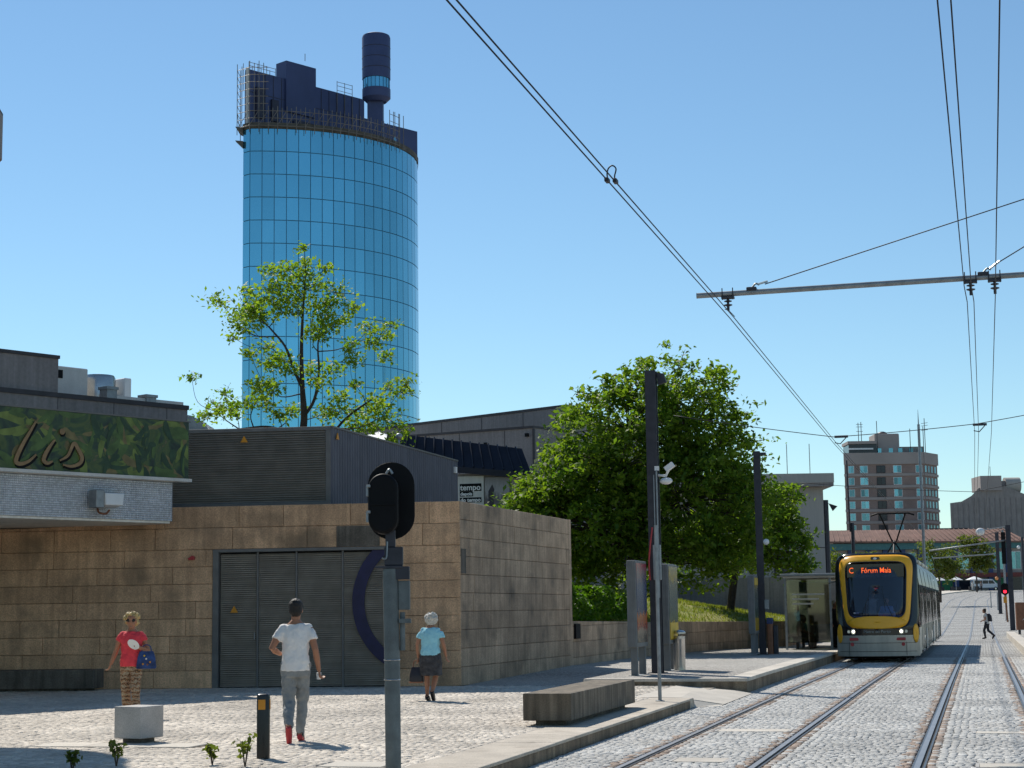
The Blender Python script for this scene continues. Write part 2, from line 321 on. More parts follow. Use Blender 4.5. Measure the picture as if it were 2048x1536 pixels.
def place(name, me, mats, parent=None, smooth=False, bevel=0, loc=None, rz=0, seg=1):
    if mats is not None and len(me.materials) == 0:
        for x in (mats if isinstance(mats, (list, tuple)) else [mats]): me.materials.append(M[x] if isinstance(x, str) else x)
    o = bpy.data.objects.new(name, me); COL.objects.link(o)
    if smooth is True: me.polygons.foreach_set('use_smooth', [True]*len(me.polygons))
    elif smooth: 
        me.polygons.foreach_set('use_smooth', [True]*len(me.polygons)); 
        try: me.set_sharp_from_angle(angle=R_(smooth))
        except Exception: pass
    if bevel:
        bv = o.modifiers.new('bevel', 'BEVEL'); bv.width = bevel; bv.segments = seg; bv.limit_method = 'ANGLE'
    if parent is not None: o.parent = parent
    if loc is not None: o.location = loc
    if rz: o.rotation_euler = (0, 0, rz)
    return o

def tag(o, label=None, cat=None, group=None, kind=None):
    if label: o['label'] = label
    if cat: o['category'] = cat
    if group: o['group'] = group
    if kind: o['kind'] = kind
    return o
def thing(name, label, cat, loc=(0, 0, 0), rz=0, group=None):
    o = bpy.data.objects.new(name, None); COL.objects.link(o); o.empty_display_size = .2; o.location = loc; o.rotation_euler = (0, 0, rz)
    return tag(o, label, cat, group)
def bigmesh(name, V, F4, mats, parent=None, mi=None):
    """numpy quads -> one mesh object"""
    me = bpy.data.meshes.new(name); V = np.asarray(V, np.float32); F4 = np.asarray(F4, np.int32); k = F4.shape[1]
    me.vertices.add(len(V)); me.vertices.foreach_set('co', V.ravel()); me.loops.add(F4.size); me.loops.foreach_set('vertex_index', F4.ravel())
    me.polygons.add(len(F4)); me.polygons.foreach_set('loop_start', np.arange(0, F4.size, k, dtype=np.int32)); me.polygons.foreach_set('loop_total', np.full(len(F4), k, np.int32))
    for x in (mats if isinstance(mats, (list, tuple)) else [mats]): me.materials.append(M[x])
    if mi is not None: me.polygons.foreach_set('material_index', np.asarray(mi, np.int32))
    me.update(calc_edges=True); me.validate()
    o = bpy.data.objects.new(name, me); COL.objects.link(o)
    if parent is not None: o.parent = parent
    return o
def text_mesh(s, size, ext=.004, off=0.):
    cu = bpy.data.curves.new('lettering', 'FONT'); cu.body = s; cu.size = size; cu.extrude = ext; cu.offset = off; cu.align_x = 'CENTER'; cu.align_y = 'CENTER'; cu.resolution_u = 3
    o = bpy.data.objects.new('tmp', cu); COL.objects.link(o); dg = bpy.context.evaluated_depsgraph_get(); me = bpy.data.meshes.new_from_object(o.evaluated_get(dg)); 
    bpy.data.objects.remove(o); bpy.data.curves.remove(cu); me.materials.clear(); return me
def copy_tree(o, parent=None):
    c = o.copy(); COL.objects.link(c); c.parent = parent
    for ch in list(o.children): copy_tree(ch, c)
    return c

# ------------------------------------------------------------------ ground levels
def zg(y):
    if y < 40: return 0.
    if y < 110: return -.25*(y-40)/70
    if y < 345: t = (y-110)/235; return -.25+4.5*(t*t*(3-2*t)*.35+t*.65)
    return 4.25
def bend(y): return 0. if y < 225 else 9.*((y-225)/115.)**2
YS = [-30, 0, 10, 15] + [float(v) for v in range(18, 61, 3)] + [float(v) for v in range(66, 226, 8)] + [float(v) for v in range(230, 346, 6)]
def strip(name, x0, x1, dz, ys, m, parent=None, kind=None, thick=0):
    b = MB(); ys = list(ys)
    f0 = x0 if callable(x0) else (lambda y: x0); f1 = x1 if callable(x1) else (lambda y: x1)
    vs = [];
    for y in ys: vs += [(f0(y)+bend(y), y, zg(y)+dz), (f1(y)+bend(y), y, zg(y)+dz)]
    b.add(vs, [(2*i, 2*i+1, 2*i+3, 2*i+2) for i in range(len(ys)-1)])
    if thick:
        o = len(b.v); b.v += [(v[0], v[1], v[2]-thick) for v in vs]; n = len(ys)
        for i in range(n-1):
            b.f.append([2*i, 2*i+2, o+2*i+2, o+2*i]); b.f.append([2*i+1, o+2*i+1, o+2*i+3, 2*i+3]); b.m += [0, 0]
        b.f += [[0, o, o+1, 1], [2*n-2, 2*n-1, o+2*n-1, o+2*n-2]]; b.m += [0, 0]
    o = b.build(name, m, parent)
    if kind: o['kind'] = kind
    return o
# the earth sheet, to the horizon
gy = [-400, -30, 15] + [float(v) for v in range(40, 346, 12)] + [345, 700, 1600, 4500]
gb = MB(); vs = []
for y in gy:
    for x in (-2500, -60, -12, 30, 2500): vs.append((x, y, zg(y)-.34))
gb.add(vs, [(5*i+j, 5*i+j+1, 5*i+j+6, 5*i+j+5) for i in range(len(gy)-1) for j in range(4)])
gb.build('ground', 'ground')['kind'] = 'structure'

# ------------------------------------------------------------------ paving
zgv = np.vectorize(zg)
def setts(name, zones, y0, y1, z, pitch, parent, mats, keep=None, rust=(), bev=True):
    Cx, Cy, Wd, Ln, Mi = [], [], [], [], []
    for (a, b) in zones:
        y = y0
        while y < y1:
            ln = pitch*random.uniform(.88, 1.12); x = a
            while x < b-.03:
                w = min(pitch*random.uniform(.82, 1.22), b-x)
                if b-x-w < .04: w = b-x
                cx_, cy_ = x+w/2, y+ln/2+random.uniform(-.008, .008)
                if keep is None or keep(cx_, cy_):
                    Cx.append(cx_); Cy.append(cy_); Wd.append(w); Ln.append(ln); Mi.append(1 if any(abs(cx_-r) < .2 for r in rust) and random.random() < .75 else 0)
                x += w
            y += ln
    Cx, Cy, Wd, Ln = map(np.array, (Cx, Cy, Wd, Ln)); n = len(Cx)
    g = .0055
    h = rng.normal(0, .0022, n); tx = rng.normal(0, .028, n); ty = rng.normal(0, .028, n); zb = zgv(Cy)+z
    sg = np.array([(-1, -1), (1, -1), (1, 1), (-1, 1)])
    V = np.zeros((n, 12, 3), np.float32)
    jit = rng.normal(0, .005, (n, 4, 2))
    for k in range(4):
        hx = (Wd/2-g)*sg[k, 0]+jit[:, k, 0]; hy = (Ln/2-g)*sg[k, 1]+jit[:, k, 1]
        V[:, k] = np.stack([Cx+hx, Cy+hy, zb-.035], 1)
        V[:, 4+k] = np.stack([Cx+hx, Cy+hy, zb+h-.010], 1)
        ix, iy = hx*.8, hy*.8
        V[:, 8+k] = np.stack([Cx+ix, Cy+iy, zb+h+ix*tx+iy*ty], 1)
    fs = [(8, 9, 10, 11)]+[(4+k, 4+(k+1) % 4, 8+(k+1) % 4, 8+k) for k in range(4)]+[(k, (k+1) % 4, 4+(k+1) % 4, 4+k) for k in range(4)]
    F = (np.arange(n)[:, None, None]*12+np.array(fs)[None]).reshape(-1, 4)
    o = bigmesh(name, V.reshape(-1, 3), F, mats, parent, np.repeat(Mi, 9)); o['kind'] = 'stuff'
    return o

plaza = MB().box(-34, -5.4, 6, 37.2, -.3, -.04).build('plaza', 'joint'); plaza['kind'] = 'structure'
SLABS = [(-6.55, -5.75, 16.75, 17.5), (-6.85, -6.1, 17.62, 18.2), (-11.6, -9.4, 20.0, 20.62)]
def keep_plaza(x, y):
    if any(a-.04 < x < b+.04 and c-.04 < y < d+.04 for a, b, c, d in SLABS): return False
    if y > 31.8 and x > -6.25: return False
    return x > -.62*y-2.2
setts('setts', [(-24.5, -5.87)], 13.5, 36.75, 0, .104, plaza, ['sett'], keep_plaza)
for a, b, c, d in SLABS:
    x = a
    while x < b-.05:
        w = min(.72, b-x); MB().box(x+.004, x+w-.004, c, d, -.02, .004).build('paving_slab', 'slab', plaza, bevel=.004); x += w
MB().box(-34, -24.6, 6, 37.2, -.02, -.004).build('paving', 'settplaza', plaza)

# lowered crossing ramp between kerb end and platform
rp = MB()
rp.add([(-6.22, 31.75, .003), (-5.3, 31.62, .003), (-4.62, 32.3, -.15), (-4.62, 36.35, -.15), (-4.95, 36.62, -.1), (-6.22, 36.62, .003), (-5.5, 34, .0)],
       [(0, 1, 6), (1, 2, 6), (2, 3, 6), (3, 4, 6), (4, 5, 6), (5, 0, 6)])
rp.add([(-5.3, 31.5, .001), (-5.05, 31.5, -.157), (-4.62, 31.9, -.157), (-4.62, 32.32, -.152), (-5.3, 31.63, .001)], [(0, 1, 4), (1, 2, 3), (1, 3, 4)])
rp.build('crossing_ramp', 'slab')['kind'] = 'structure'
# kerb along the plaza: single stones, the last one chamfered
kerb = thing('kerb', None, None); kerb['kind'] = 'structure'
y = 9.0
while y < 31.4:
    L_ = min(random.choice([1.5, 1.35, 1.6]), 31.55-y)
    b = MB()
    x0, x1 = -5.86, -5.06
    zt = .004+random.uniform(-.002, .003)
    if y+L_ > 31.4: b.add([(x0, y, -.3), (x1, y, -.3), (x1, y+L_+.35, -.3), (x0, y+L_, -.3), (x0, y, .004), (x1, y, .004), (x1, y+L_, .004), (x0, y+L_, .004)],
                          [(3, 2, 1, 0), (4, 5, 6, 7), (0, 1, 5, 4), (1, 2, 6, 5), (2, 3, 7, 6), (3, 0, 4, 7)])
    else:
        b.box(x0, x1, y+.003, y+L_-.003, -.035, zt); MB().box(-5.36, x1-.008, y+.004, y+L_-.004, -.3, -.036).build('kerb_riser', 'riser', kerb, bevel=.006)
    b.build('kerb_stone', 'kerb', kerb, bevel=.012, seg=2); y += L_

# track bed
RAILS = (-4.0, -2.53, -.76, .67)
bed = strip('track_bed', -5.2, 3.2, -.185, [y for y in YS if y <= 63]+[64], 'jointg', kind='structure')
def gap(a, b): return (a+.095, b-.075)
TS = [(-3.55, -2.95, 20.4, 20.95), (-.1, .4, 20.0, 20.5), (-.15, .52, 25.2, 25.55), (-3.75, -2.75, 25.4, 25.9)]
def keep_track(x, y):
    if any(a-.03 < x < b+.03 and c-.03 < y < d+.03 for a, b, c, d in TS): return False
    return x < .024*y+1.2
zones = [(-5.05, RAILS[0]-.075), gap(RAILS[0], RAILS[1]), gap(RAILS[1], RAILS[2]), gap(RAILS[2], RAILS[3]), (RAILS[3]+.095, 2.9)]
setts('setts', zones, 14, 63.5, -.16, .1, bed, ['settg', 'rust'], keep_track, rust=RAILS)
for a, b, c, d in TS:
    MB().box(a, b, c, d, -.18, -.157).build('cover_slab', 'slab', bed, bevel=.004)
    for k in (a-.045, b+.005): MB().box(k, k+.04, c, d, -.18, -.155).build('cover_edge', 'granite', bed)
yf = [y for y in YS if y > 60]; yf = [63.5]+[y for y in yf if y > 64]
far = strip('street', lambda y: -5.2 if y < 112 else -14., lambda y: 3.2 if y < 112 else 14., -.16, yf, 'settfar', kind='structure')
lab = ['leftmost tram rail, running beside the platform edge', 'second tram rail from the left, under the tram\'s right wheels', 'third tram rail from the left, dark steel curving away up the street', 'rightmost tram rail, nearest the right hand platform']
yr = [y for y in YS if y >= 10]
for i, x in enumerate(RAILS):
    r = thing('tram_rail', lab[i], 'rail', (0, 0, 0), 0, 'tram rails in the street')
    def rs(n, a, b, dz, m): return strip(n, x+a, x+b, dz, yr, m, r, thick=.03)
    rs('rail_head', -.035, .03, -.152, 'railtop'); rs('groove', .0301, .062, -.172, 'groove'); rs('guard_lip', .0621, .085, -.156, 'rail'); rs('sealing_strip', -.062, -.0351, -.166, 'rail')

# platform with edge slabs, its near end and the ramp beside the wall
PZ = .15
plat = thing('platform', None, None); plat['kind'] = 'structure'
py_ = [36.9, 40., 45., 45.99, 46.01]+[float(v) for v in range(50, 111, 5)]
def low_x(y):
    P = [(46, -10.62), (54, -10.5), (61, -10.0), (65.5, -9.45), (70.5, -7.6), (112, -7.0)]
    if y <= 46: return -8.2
    for (a, xa), (b, xb) in zip(P, P[1:]):
        if y <= b: return xa+(xb-xa)*(y-a)/(b-a)
    return -7.
strip('platform_surface', lambda y: max(low_x(y), -10.6), -5.2, PZ-.006, py_, 'settplat', plat)
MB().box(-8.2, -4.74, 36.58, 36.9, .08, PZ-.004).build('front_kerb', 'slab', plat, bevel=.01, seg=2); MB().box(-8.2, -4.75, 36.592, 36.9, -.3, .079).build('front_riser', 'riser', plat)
y = 36.91
while y < 108:
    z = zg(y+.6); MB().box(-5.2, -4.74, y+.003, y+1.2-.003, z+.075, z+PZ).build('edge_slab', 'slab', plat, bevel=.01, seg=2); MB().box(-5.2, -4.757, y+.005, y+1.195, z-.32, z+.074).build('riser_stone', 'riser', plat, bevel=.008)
    y += 1.2
MB().add([(-10.9, 36.75, .001), (-8.2, 36.75, .001), (-8.2, 46, .128), (-10.9, 46, .128), (-8.2, 36.75, -.2), (-8.2, 46, -.2)], [(0, 1, 2, 3), (1, 4, 5, 2)]).build('side_ramp', 'settplat', plat)
# right-hand platform, further up the street
rpl = thing('right_platform', None, None); rpl['kind'] = 'structure'
strip('platform_surface', 1.85, 9, PZ-.006, [50, 60, 70, 80, 90, 100, 112], 'settplat', rpl, thick=.3)
y = 50
while y < 111:
    z = zg(y+.6); MB().box(1.38, 1.849, y+.003, y+1.197, z-.3, z+PZ).build('edge_slab', 'slab', rpl, bevel=.012); y += 1.2
for s, (a, b) in enumerate(((-14, -8.2), (6.2, 14))):
    strip('pavement', a, b, 0., [y for y in YS if y >= 112], 'slab', kind='structure', thick=.2)

# ------------------------------------------------------------------ stone building with louvred doors
K = Vector((-10.95, 36.8, 0)); WA = R_(8)
sb = thing('stone_building', 'tan granite block building with grey louvred doors behind the walkers', 'building', K)
def stone_face(parent, origin, rot, x0, x1, topf, course=.4, holes=(), z0=0., base=lambda x: 0., lmin=.8, lmax=1.9, th=.16, sm='stone'):
    ca, sa = math.cos(rot), math.sin(rot); k = 0
    z = z0
    ztop = max(topf(x0), topf(x1), topf((x0+x1)/2))
    while z < ztop-.02:
        z1 = min(z+(course if not hasattr(course, '__len__') else course[min(k, len(course)-1)]), ztop); k += 1
        x = x0-random.uniform(0, .5)
        while x < x1-.02:
            L_ = random.uniform(lmin, lmax); a, b = max(x, x0), min(x+L_, x1); x += L_
            if x1-x < .3: b = x1; x = x1
            segs = [(a, b)]
            for (hx0, hx1, hz0, hz1) in holes:
                if z1 > hz0+.05 and z < hz1-.05:
                    ns = []
                    for (p, q) in segs:
                        if q <= hx0 or p >= hx1: ns.append((p, q))
                        else:
                            if p < hx0: ns.append((p, hx0))
                            if q > hx1: ns.append((hx1, q))
                    segs = ns
            for (p, q) in segs:
                if q-p < .06: continue
                ta, tb = min(z1, topf(p)), min(z1, topf(q))
                ba, bb = z+base(p), z+base(q)
                if ta-z < .05 or tb-z < .05: continue
                g = .0035; c = .009; pr = random.uniform(0, .008); mx, mz = (p+q)/2, (z+z1)/2
                o4 = [(p+g, ba+g), (q-g, bb+g), (q-g, tb-g), (p+g, ta-g)]
                i4 = [(p+g+c, ba+g+c), (q-g-c, bb+g+c), (q-g-c, tb-g-c), (p+g+c, ta-g-c)]
                vs = [(X-mx, th, Z-mz) for X, Z in o4]+[(X-mx, -pr+c, Z-mz) for X, Z in o4]+[(X-mx, -pr+random.uniform(-.003, .003), Z-mz) for X, Z in i4]
                fs = [(8, 9, 10, 11)]+[(4+i, 4+(i+1) % 4, 8+(i+1) % 4, 8+i) for i in range(4)]+[(i, (i+1) % 4, 4+(i+1) % 4, 4+i) for i in range(4)]
                MB().add(vs, fs).build('stone_block', sm, parent, loc=(origin[0]+ca*mx, origin[1]+sa*mx, origin[2]+mz), rz=rot)
        z = z1
DX0, DX1, DZ = -5.55, -1.5, 3.04
def topl(x): return 4.0 if x > -6.9 else max(3.59, 4.0-.3-(-6.9-x)*.045)
stone_face(sb, (0, 0, 0), WA, -13.2, 0, topl, course=[.38]*8+[.48, .48], holes=[(DX0, DX1, 0, DZ)])
stone_face(sb, (0, 0, 0), R_(87.8), 0, 9.25, lambda x: 4.0, sm='stoneg')
T8 = Matrix.Rotation(WA, 4, 'Z'); T88 = Matrix.Rotation(R_(87.8), 4, 'Z')
core = MB()
core.box(-13.2, DX0-.17, .12, .55, -.2, 3.3, T=T8); core.box(DX0-.17, -.18, .12, .55, DZ+.02, 3.97, T=T8); core.box(DX1+.02, -.18, .12, .55, -.2, DZ+.019, T=T8); core.box(-6.9, DX0-.171, .12, .549, 3.3, 3.97, T=T8)
core.box(.2, 9.24, .12, .6, -.2, 3.985, T=T88)
core.box(-9.2, -.6, .56, 9, 3.6, 3.8, T=T8)
core.build('wall_core', 'mortar', sb)
MB().box(9.02, 9.26, -.005, .5, 0, 4.0, T=T88).build('end_stone', 'stoneg', sb)
dk = MB().box(-2.75, -1.78, -.014, .05, 3.05, 3.5, T=T8).build('dark_stone', 'darkstone', sb); dk['label'] = 'dark stained stone over the door end'
MB().tube([T8 @ Vector((-6.0, -.02, 2.86)), T8 @ Vector((-6.0, -.1, 2.86))], .05, 10).tube([T8 @ Vector((-6.0, -.1, 2.86)), T8 @ Vector((-6.08, -.12, 2.83))], .03, 8).build('red_valve', 'red', sb)
st_ = MB().box(.03, .36, -.016, .05, 2.42, 2.96, T=T88).build('stained_stone', 'darkstone', sb)
# the doors: four leaves, each slat by itself
door = thing('louvre_door', None, None, (0, 0, 0)); door.parent = sb; door.rotation_euler = (0, 0, WA)
fr = MB(); fr.box(DX0, DX0+.13, -.02, .3, 0, DZ); fr.box(DX1-.08, DX1, -.02, .3, 0, DZ); fr.box(DX0+.131, DX1-.081, -.02, .3, DZ-.07, DZ)
cuts = [DX0+.13, DX0+1.0, DX0+1.88, DX0+2.92, DX1-.08]
for c in cuts[1:-1]: fr.box(c-.02, c+.02, .055, .12, .0, DZ-.071)
fr.build('door_frame', 'louvref', door, bevel=.005)
MB().box(DX0+.131, DX1-.081, .16, .2, 0, DZ-.071).build('door_backing', 'black', door)
for a, b in zip(cuts, cuts[1:]):
    w = b-a-.044; sm = MB().add([(-w/2, -.028, -.024), (w/2, -.028, -.024), (w/2, .028, .02), (-w/2, .028, .02), (-w/2, -.028, -.034), (w/2, -.028, -.034), (w/2, .028, .01), (-w/2, .028, .01)], [(0, 1, 2, 3), (7, 6, 5, 4), (0, 4, 5, 1), (2, 6, 7, 3), (0, 3, 7, 4), (1, 5, 6, 2)]).mesh('slat'); sm.materials.append(M['louvre'])
    z = .06
    while z < DZ-.12: place('slat', sm, None, door, loc=((a+b)/2, .11, z)); z += .046
MB().add([(-5.17, .066, 1.64), (-4.99, .066, 1.64), (-5.08, .066, 1.8)], [(0, 1, 2)]).build('warning_sign', 'orange', door)
MB().tube([(cuts[1]-.06, .03, 1.05), (cuts[1]-.06, .03, 1.2)], .012).build('door_handle', 'steel', door)
# the navy arc painted plate across the right leaf
arc = MB(); n = 40; R1, R2 = 1.63, 1.36; cxa, cza = -.78, 1.83
ts = [R_(118+124*k/n) for k in range(n+1)]
vs = []
for t in ts:
    for r in (R1, R2):
        for yy in (.03, .055): vs.append((cxa+r*math.cos(t), yy, cza+r*math.sin(t)))
fs = []
for k in range(n):
    a = 4*k; b = a+4; fs += [(a, b, b+2, a+2), (a+1, a+3, b+3, b+1), (a, a+1, b+1, b), (a+2, b+2, b+3, a+3)]
fs += [(0, 2, 3, 1), (4*n, 4*n+1, 4*n+3, 4*n+2)]
ao = arc.add(vs, fs).build('painted_arc', 'blue', door); ao['label'] = 'curved navy blue arc mounted on the door slats'
# plant room on the roof: louvred front, ribbed side
pr = thing('plant_room', 'dark louvred plant box standing on top of the stone building', 'plant room', (-14.15, 37.3, 4.0), WA)
BH = 1.83; BL = 6.2
TS2 = Matrix.Rotation(R_(90)-WA, 4, 'Z')
pm = MB(); pm.box(-BL, -.03, .06, 1.2, -.4, BH-.05); pm.box(.03, 10.0, .08, 3.0, -.4, BH-.05, T=TS2); pm.build('inner_box', 'black', pr)
fb = MB(); fb.box(-BL, 0, -.02, .1, BH-.09, BH); fb.box(-BL, 0, -.06, .1, -.02, .12); fb.box(-.11, 0, -.021, .1, .121, BH-.091); fb.build('frame', 'louvref', pr, bevel=.006)
w = BL-.12; sm = MB().add([(-w/2, -.03, -.022), (w/2, -.03, -.022), (w/2, .03, .02), (-w/2, .03, .02), (-w/2, -.03, -.03), (w/2, -.03, -.03), (w/2, .03, .012), (-w/2, .03, .012)], [(0, 1, 2, 3), (7, 6, 5, 4), (0, 4, 5, 1), (2, 6, 7, 3), (0, 3, 7, 4), (1, 5, 6, 2)]).mesh('slat'); sm.materials.append(M['louvre'])
z = .16
while z < BH-.1: place('slat', sm, None, pr, loc=(-.112-w/2, .015, z)); z += .052
x = .02; k = 0
while x < 9.9:
    L_ = .17; a = MB(); a.add([(x, 0, -.3), (x+.05, -.03, -.3), (x+.12, -.03, -.3), (x+L_, 0, -.3), (x+L_, .06, -.3), (x, .06, -.3)]+[(p, q, BH-.03) for p, q in ((x, 0), (x+.05, -.03), (x+.12, -.03), (x+L_, 0), (x+L_, .06), (x, .06))], [(0, 1, 7, 6), (1, 2, 8, 7), (2, 3, 9, 8), (3, 4, 10, 9), (4, 5, 11, 10), (5, 0, 6, 11)])
    a.v = [tuple(TS2 @ Vector(v)) for v in a.v]; a.build('cladding_rib', 'cladding', pr); x += L_
cp = MB().box(.0, 10.0, -.05, .12, BH-.029, BH+.01, T=TS2); cp.build('coping', 'louvref', pr)
MB().box(-BL, .03, .1, 1.25, BH-.04, BH-.005).build('roof_sheet', 'darkroof', pr)
MB().box(.1, 9.95, .12, 3.05, BH-.045, BH-.01, T=TS2).build('roof_sheet', 'darkroof', pr)
for (x, zq, Tq) in ((-2.0, 1.5, None), (.3, 1.55, TS2)):
    t3 = [(x-.09, -.07, zq), (x+.09, -.07, zq), (x, -.07, zq+.15), (x-.09, -.05, zq), (x+.09, -.05, zq), (x, -.05, zq+.15)]
    if Tq is not None: t3 = [tuple(Tq @ Vector(v)) for v in t3]
    MB().add(t3, [(0, 1, 2), (5, 4, 3), (0, 3, 4, 1), (1, 4, 5, 2), (2, 5, 3, 0)]).build('warning_sign', 'orange', pr)
MB().box(9.6, 9.75, -.09, -.031, 1.45, 1.62, T=TS2).build('wall_lamp', 'white', pr)
cam_ = MB().tube([TS2 @ Vector((5.2, .1, BH)), TS2 @ Vector((5.2, .1, BH+.2))], .025).ell(TS2 @ Vector((5.2, .1, BH+.25)), (.09, .09, .08)); cam_.build('roof_vent', 'steel', pr, smooth=True)

# low wall that carries on behind the platform
lw = thing('low_stone_wall', 'low tan stone retaining wall behind the platform under the grass bank', 'wall', (0, 0, 0))
LP = [(-10.62, 46.05), (-10.5, 54), (-10.0, 61), (-9.45, 65.5), (-7.6, 70.5), (-7.4, 76)]
for (ax, ay), (bx, by) in zip(LP, LP[1:]):
    Ls = math.hypot(bx-ax, by-ay); rot = math.atan2(by-ay, bx-ax)
    f = lambda x, ay=ay, by=by, Ls=Ls: 1.3-.011*(ay+(by-ay)*x/Ls-46)
    stone_face(lw, (ax, ay, 0), rot, .01, Ls-.01, f, course=.42, z0=-.1, th=.3, sm='stoneg')
    Tm = Matrix.Translation((ax, ay, 0)) @ Matrix.Rotation(rot, 4, 'Z'); MB().box(.02, Ls, .04, .28, -.3, f(Ls)-.02, T=Tm).build('wall_core', 'mortar', lw)

MB().box(-10.66, -10.55, 46.3, 46.85, .82, 1.22).build('recess', 'black', lw)

# ------------------------------------------------------------------ big things on the left: mall, its canopy and roof
LA = math.atan2(.9, .435)   # direction in which the mall front runs away
mall = thing('shopping_mall', 'grey panelled shopping mall block rising behind the green sign', 'building', (-21.45, 35.3, 0), LA)
w = MB(); w.box(-14, 5.45, .0, 14, 0, 6.72); w.build('wall', 'conc', mall)
w = MB(); w.box(-14, 5.47, -.04, .3, 6.721, 6.83); w.build('coping', 'conctrim', mall)
MB().box(-14, 1.7, .15, 9, 6.83, 7.66).build('upper_wall', 'conc', mall); MB().box(-14, 1.72, .11, .4, 7.661, 7.74).build('upper_coping', 'conctrim', mall)
for x in (-3.2, -1.6, 0, 1.6, 3.2, 4.8): MB().box(x-.008, x+.008, -.004, .02, 4.6, 6.72).build('panel_joint', 'conctrim', mall)
hv = thing('rooftop_chiller', 'pale metal air handling unit with a tank on the mall roof', 'chiller', (-21.45+.435*3.2-.9*1.2, 35.3+.9*3.2+.435*1.2, 6.83), LA)
MB().box(-1.15, .1, 0, 1.2, .15, .85).build('casing', 'offwhite', hv, bevel=.02); MB().lathe([(.42, .05), (.42, .6), (.38, .68), (.1, .72)], (.75, .45, .1), 20).build('tank', 'stain', hv, smooth=35)
MB().box(.2, 1.3, -.05, 1.0, 0, .16).build('base_frame', 'steel', hv); MB().box(-.9, -.65, -.02, .0, .55, .75).build('grille', 'black', hv); MB().box(1.28, 1.5, .1, .9, .1, .75).build('fan_box', 'white', hv, bevel=.02)
for i, (x, h) in enumerate(((3.55, .3), (4.75, .2))):
    v = thing('roof_duct', ('taller' if i == 0 else 'shorter')+' grey duct stub on the mall roof edge', 'duct', (-21.45+.435*x-.9*.7, 35.3+.9*x+.435*.7, 6.83), LA)
    MB().box(-.15, .15, -.15, .15, 0, h).build('shaft', 'steel', v); MB().box(-.18, .18, -.18, .18, h, h+.07).build('cap', 'steel', v); MB().box(.16, 1.05, -.1, .1, .02, .17).build('run', 'offwhite', v)
bl = thing('glazed_barrel_roof', 'small curved glazed roof end peeping past the mall corner', 'roof', (-24.6, 51.4, 0), R_(14.8))
MB().tube([(0, 0, 7.0), (0, 5, 7.0)], 1.0, 20).build('vault', 'offwhite', bl, smooth=40); MB().box(-1, 1, .01, 5, 0, 7).build('wall', 'conc', bl)
for k in range(4): MB().tube([(0, k*.8-.02, 7.0), (0, k*.8+.04, 7.0)], 1.02, 20).build('rib', 'steel', bl)
# tiled canopy with painted sign board
KC = 1.17   # scale about the camera for the canopy, its sign and the floodlight
can = thing('mall_canopy', 'pale mosaic tiled canopy below the painted green sign', 'canopy', (-19.06, 31.53, -.272), LA); can.scale = (KC,)*3
CX = 3.74
sl_ = MB().box(-.9, CX, .02, 1.6, 3.36, 4.1); sl_.box(-9, CX, 1.601, 9.2, 3.36, 4.1); sl_.build('slab', 'grout', can)
MB().box(-.9, CX-.05, .03, 1.6, 3.32, 3.359).build('soffit', 'soffit', can); MB().box(-9, CX-.05, 1.601, 9.15, 3.32, 3.359).build('soffit', 'soffit', can)
MB().box(-.9, CX+.02, -.02, .5, 4.101, 4.15).build('ledge', 'offwhite', can)
def mosaic(x0, x1, z0, z1, p, side=None):
    V, F = [], []; nx = int((x1-x0)/p); nz = int((z1-z0)/p)
    for i in range(nx):
        for j in range(nz):
            a, b = x0+i*p, z0+j*p; g = p*.07; d = random.uniform(-.0015, .0015)-.006
            o = len(V)
            q = [(a+g, b+g), (a+p-g, b+g), (a+p-g, b+p-g), (a+g, b+p-g)]
            if side is None: V += [(X, .018, Z) for X, Z in q]+[(X, d+.012, Z) for X, Z in q]
            else: V += [(side+.002, X, Z) for X, Z in q]+[(side+.008+d, X, Z) for X, Z in q]
            F += [(o+4, o+5, o+6, o+7)]+[(o+k, o+(k+1) % 4, o+4+(k+1) % 4, o+4+k) for k in range(4)]
    return V, F
V, F = mosaic(-.9, CX, 3.36, 4.1, .0405); ms = bigmesh('mosaic_tiles', V, F, 'tile', can); ms['kind'] = 'stuff'
V, F = mosaic(.02, 1.6, 3.36, 4.1, .0405, side=CX); ms = bigmesh('mosaic_tiles', V, F, 'tile', can); ms['kind'] = 'stuff'
sg = thing('painted_sign', 'long green leaf painted sign board lettered Lis above the canopy', 'sign', (-19.06, 31.53, -.272), LA); sg.scale = (KC,)*3
MB().box(-.9, 4.05, -.06, .06, 4.17, 5.25).build('board', 'camo', sg); MB().box(-.9, 4.08, -.075, .075, 5.251, 5.275).build('top_trim', 'louvref', sg); MB().box(-.9, 4.08, -.13, .075, 4.11, 4.168).build('bottom_trim', 'offwhite', sg)
for x in (0, 1.5, 3): MB().box(x, x+.08, .061, .6, 4.2, 5.2).build('strut', 'steel', sg)
def stroke(P, r, o=(0, 0), m='goldpaint', yy=-.075, nm='lettering'):
    b = MB(); Q = catmull([(x+o[0], yy, z+o[1]) for x, z in P], 8); n = len(Q); rr = [r*(.45+.75*math.sin(math.pi*(i+.6)/(n+.2))) for i in range(n)]
    vs = []
    for i in range(n):
        d = (Q[min(i+1, n-1)]-Q[max(i-1, 0)]).normalized(); t = Vector((-d.z, 0, d.x))
        for s_ in (-1, 1):
            for q in (0, -.025): vs.append(Q[i]+t*s_*rr[i]+Vector((0, q, 0)))
    fs = []
    for i in range(n-1):
        a = 4*i; c = a+4; fs += [(a+1, c+1, c+3, a+3), (a, a+1, c+1, c)[::-1], (a+2, c+2, c+3, a+3)[::-1], (a, a+2, c+2, c)]
    fs += [(0, 2, 3, 1), (4*n-4, 4*n-3, 4*n-1, 4*n-2)]
    return b.add(vs, fs).build(nm, m, sg, recalc=True)
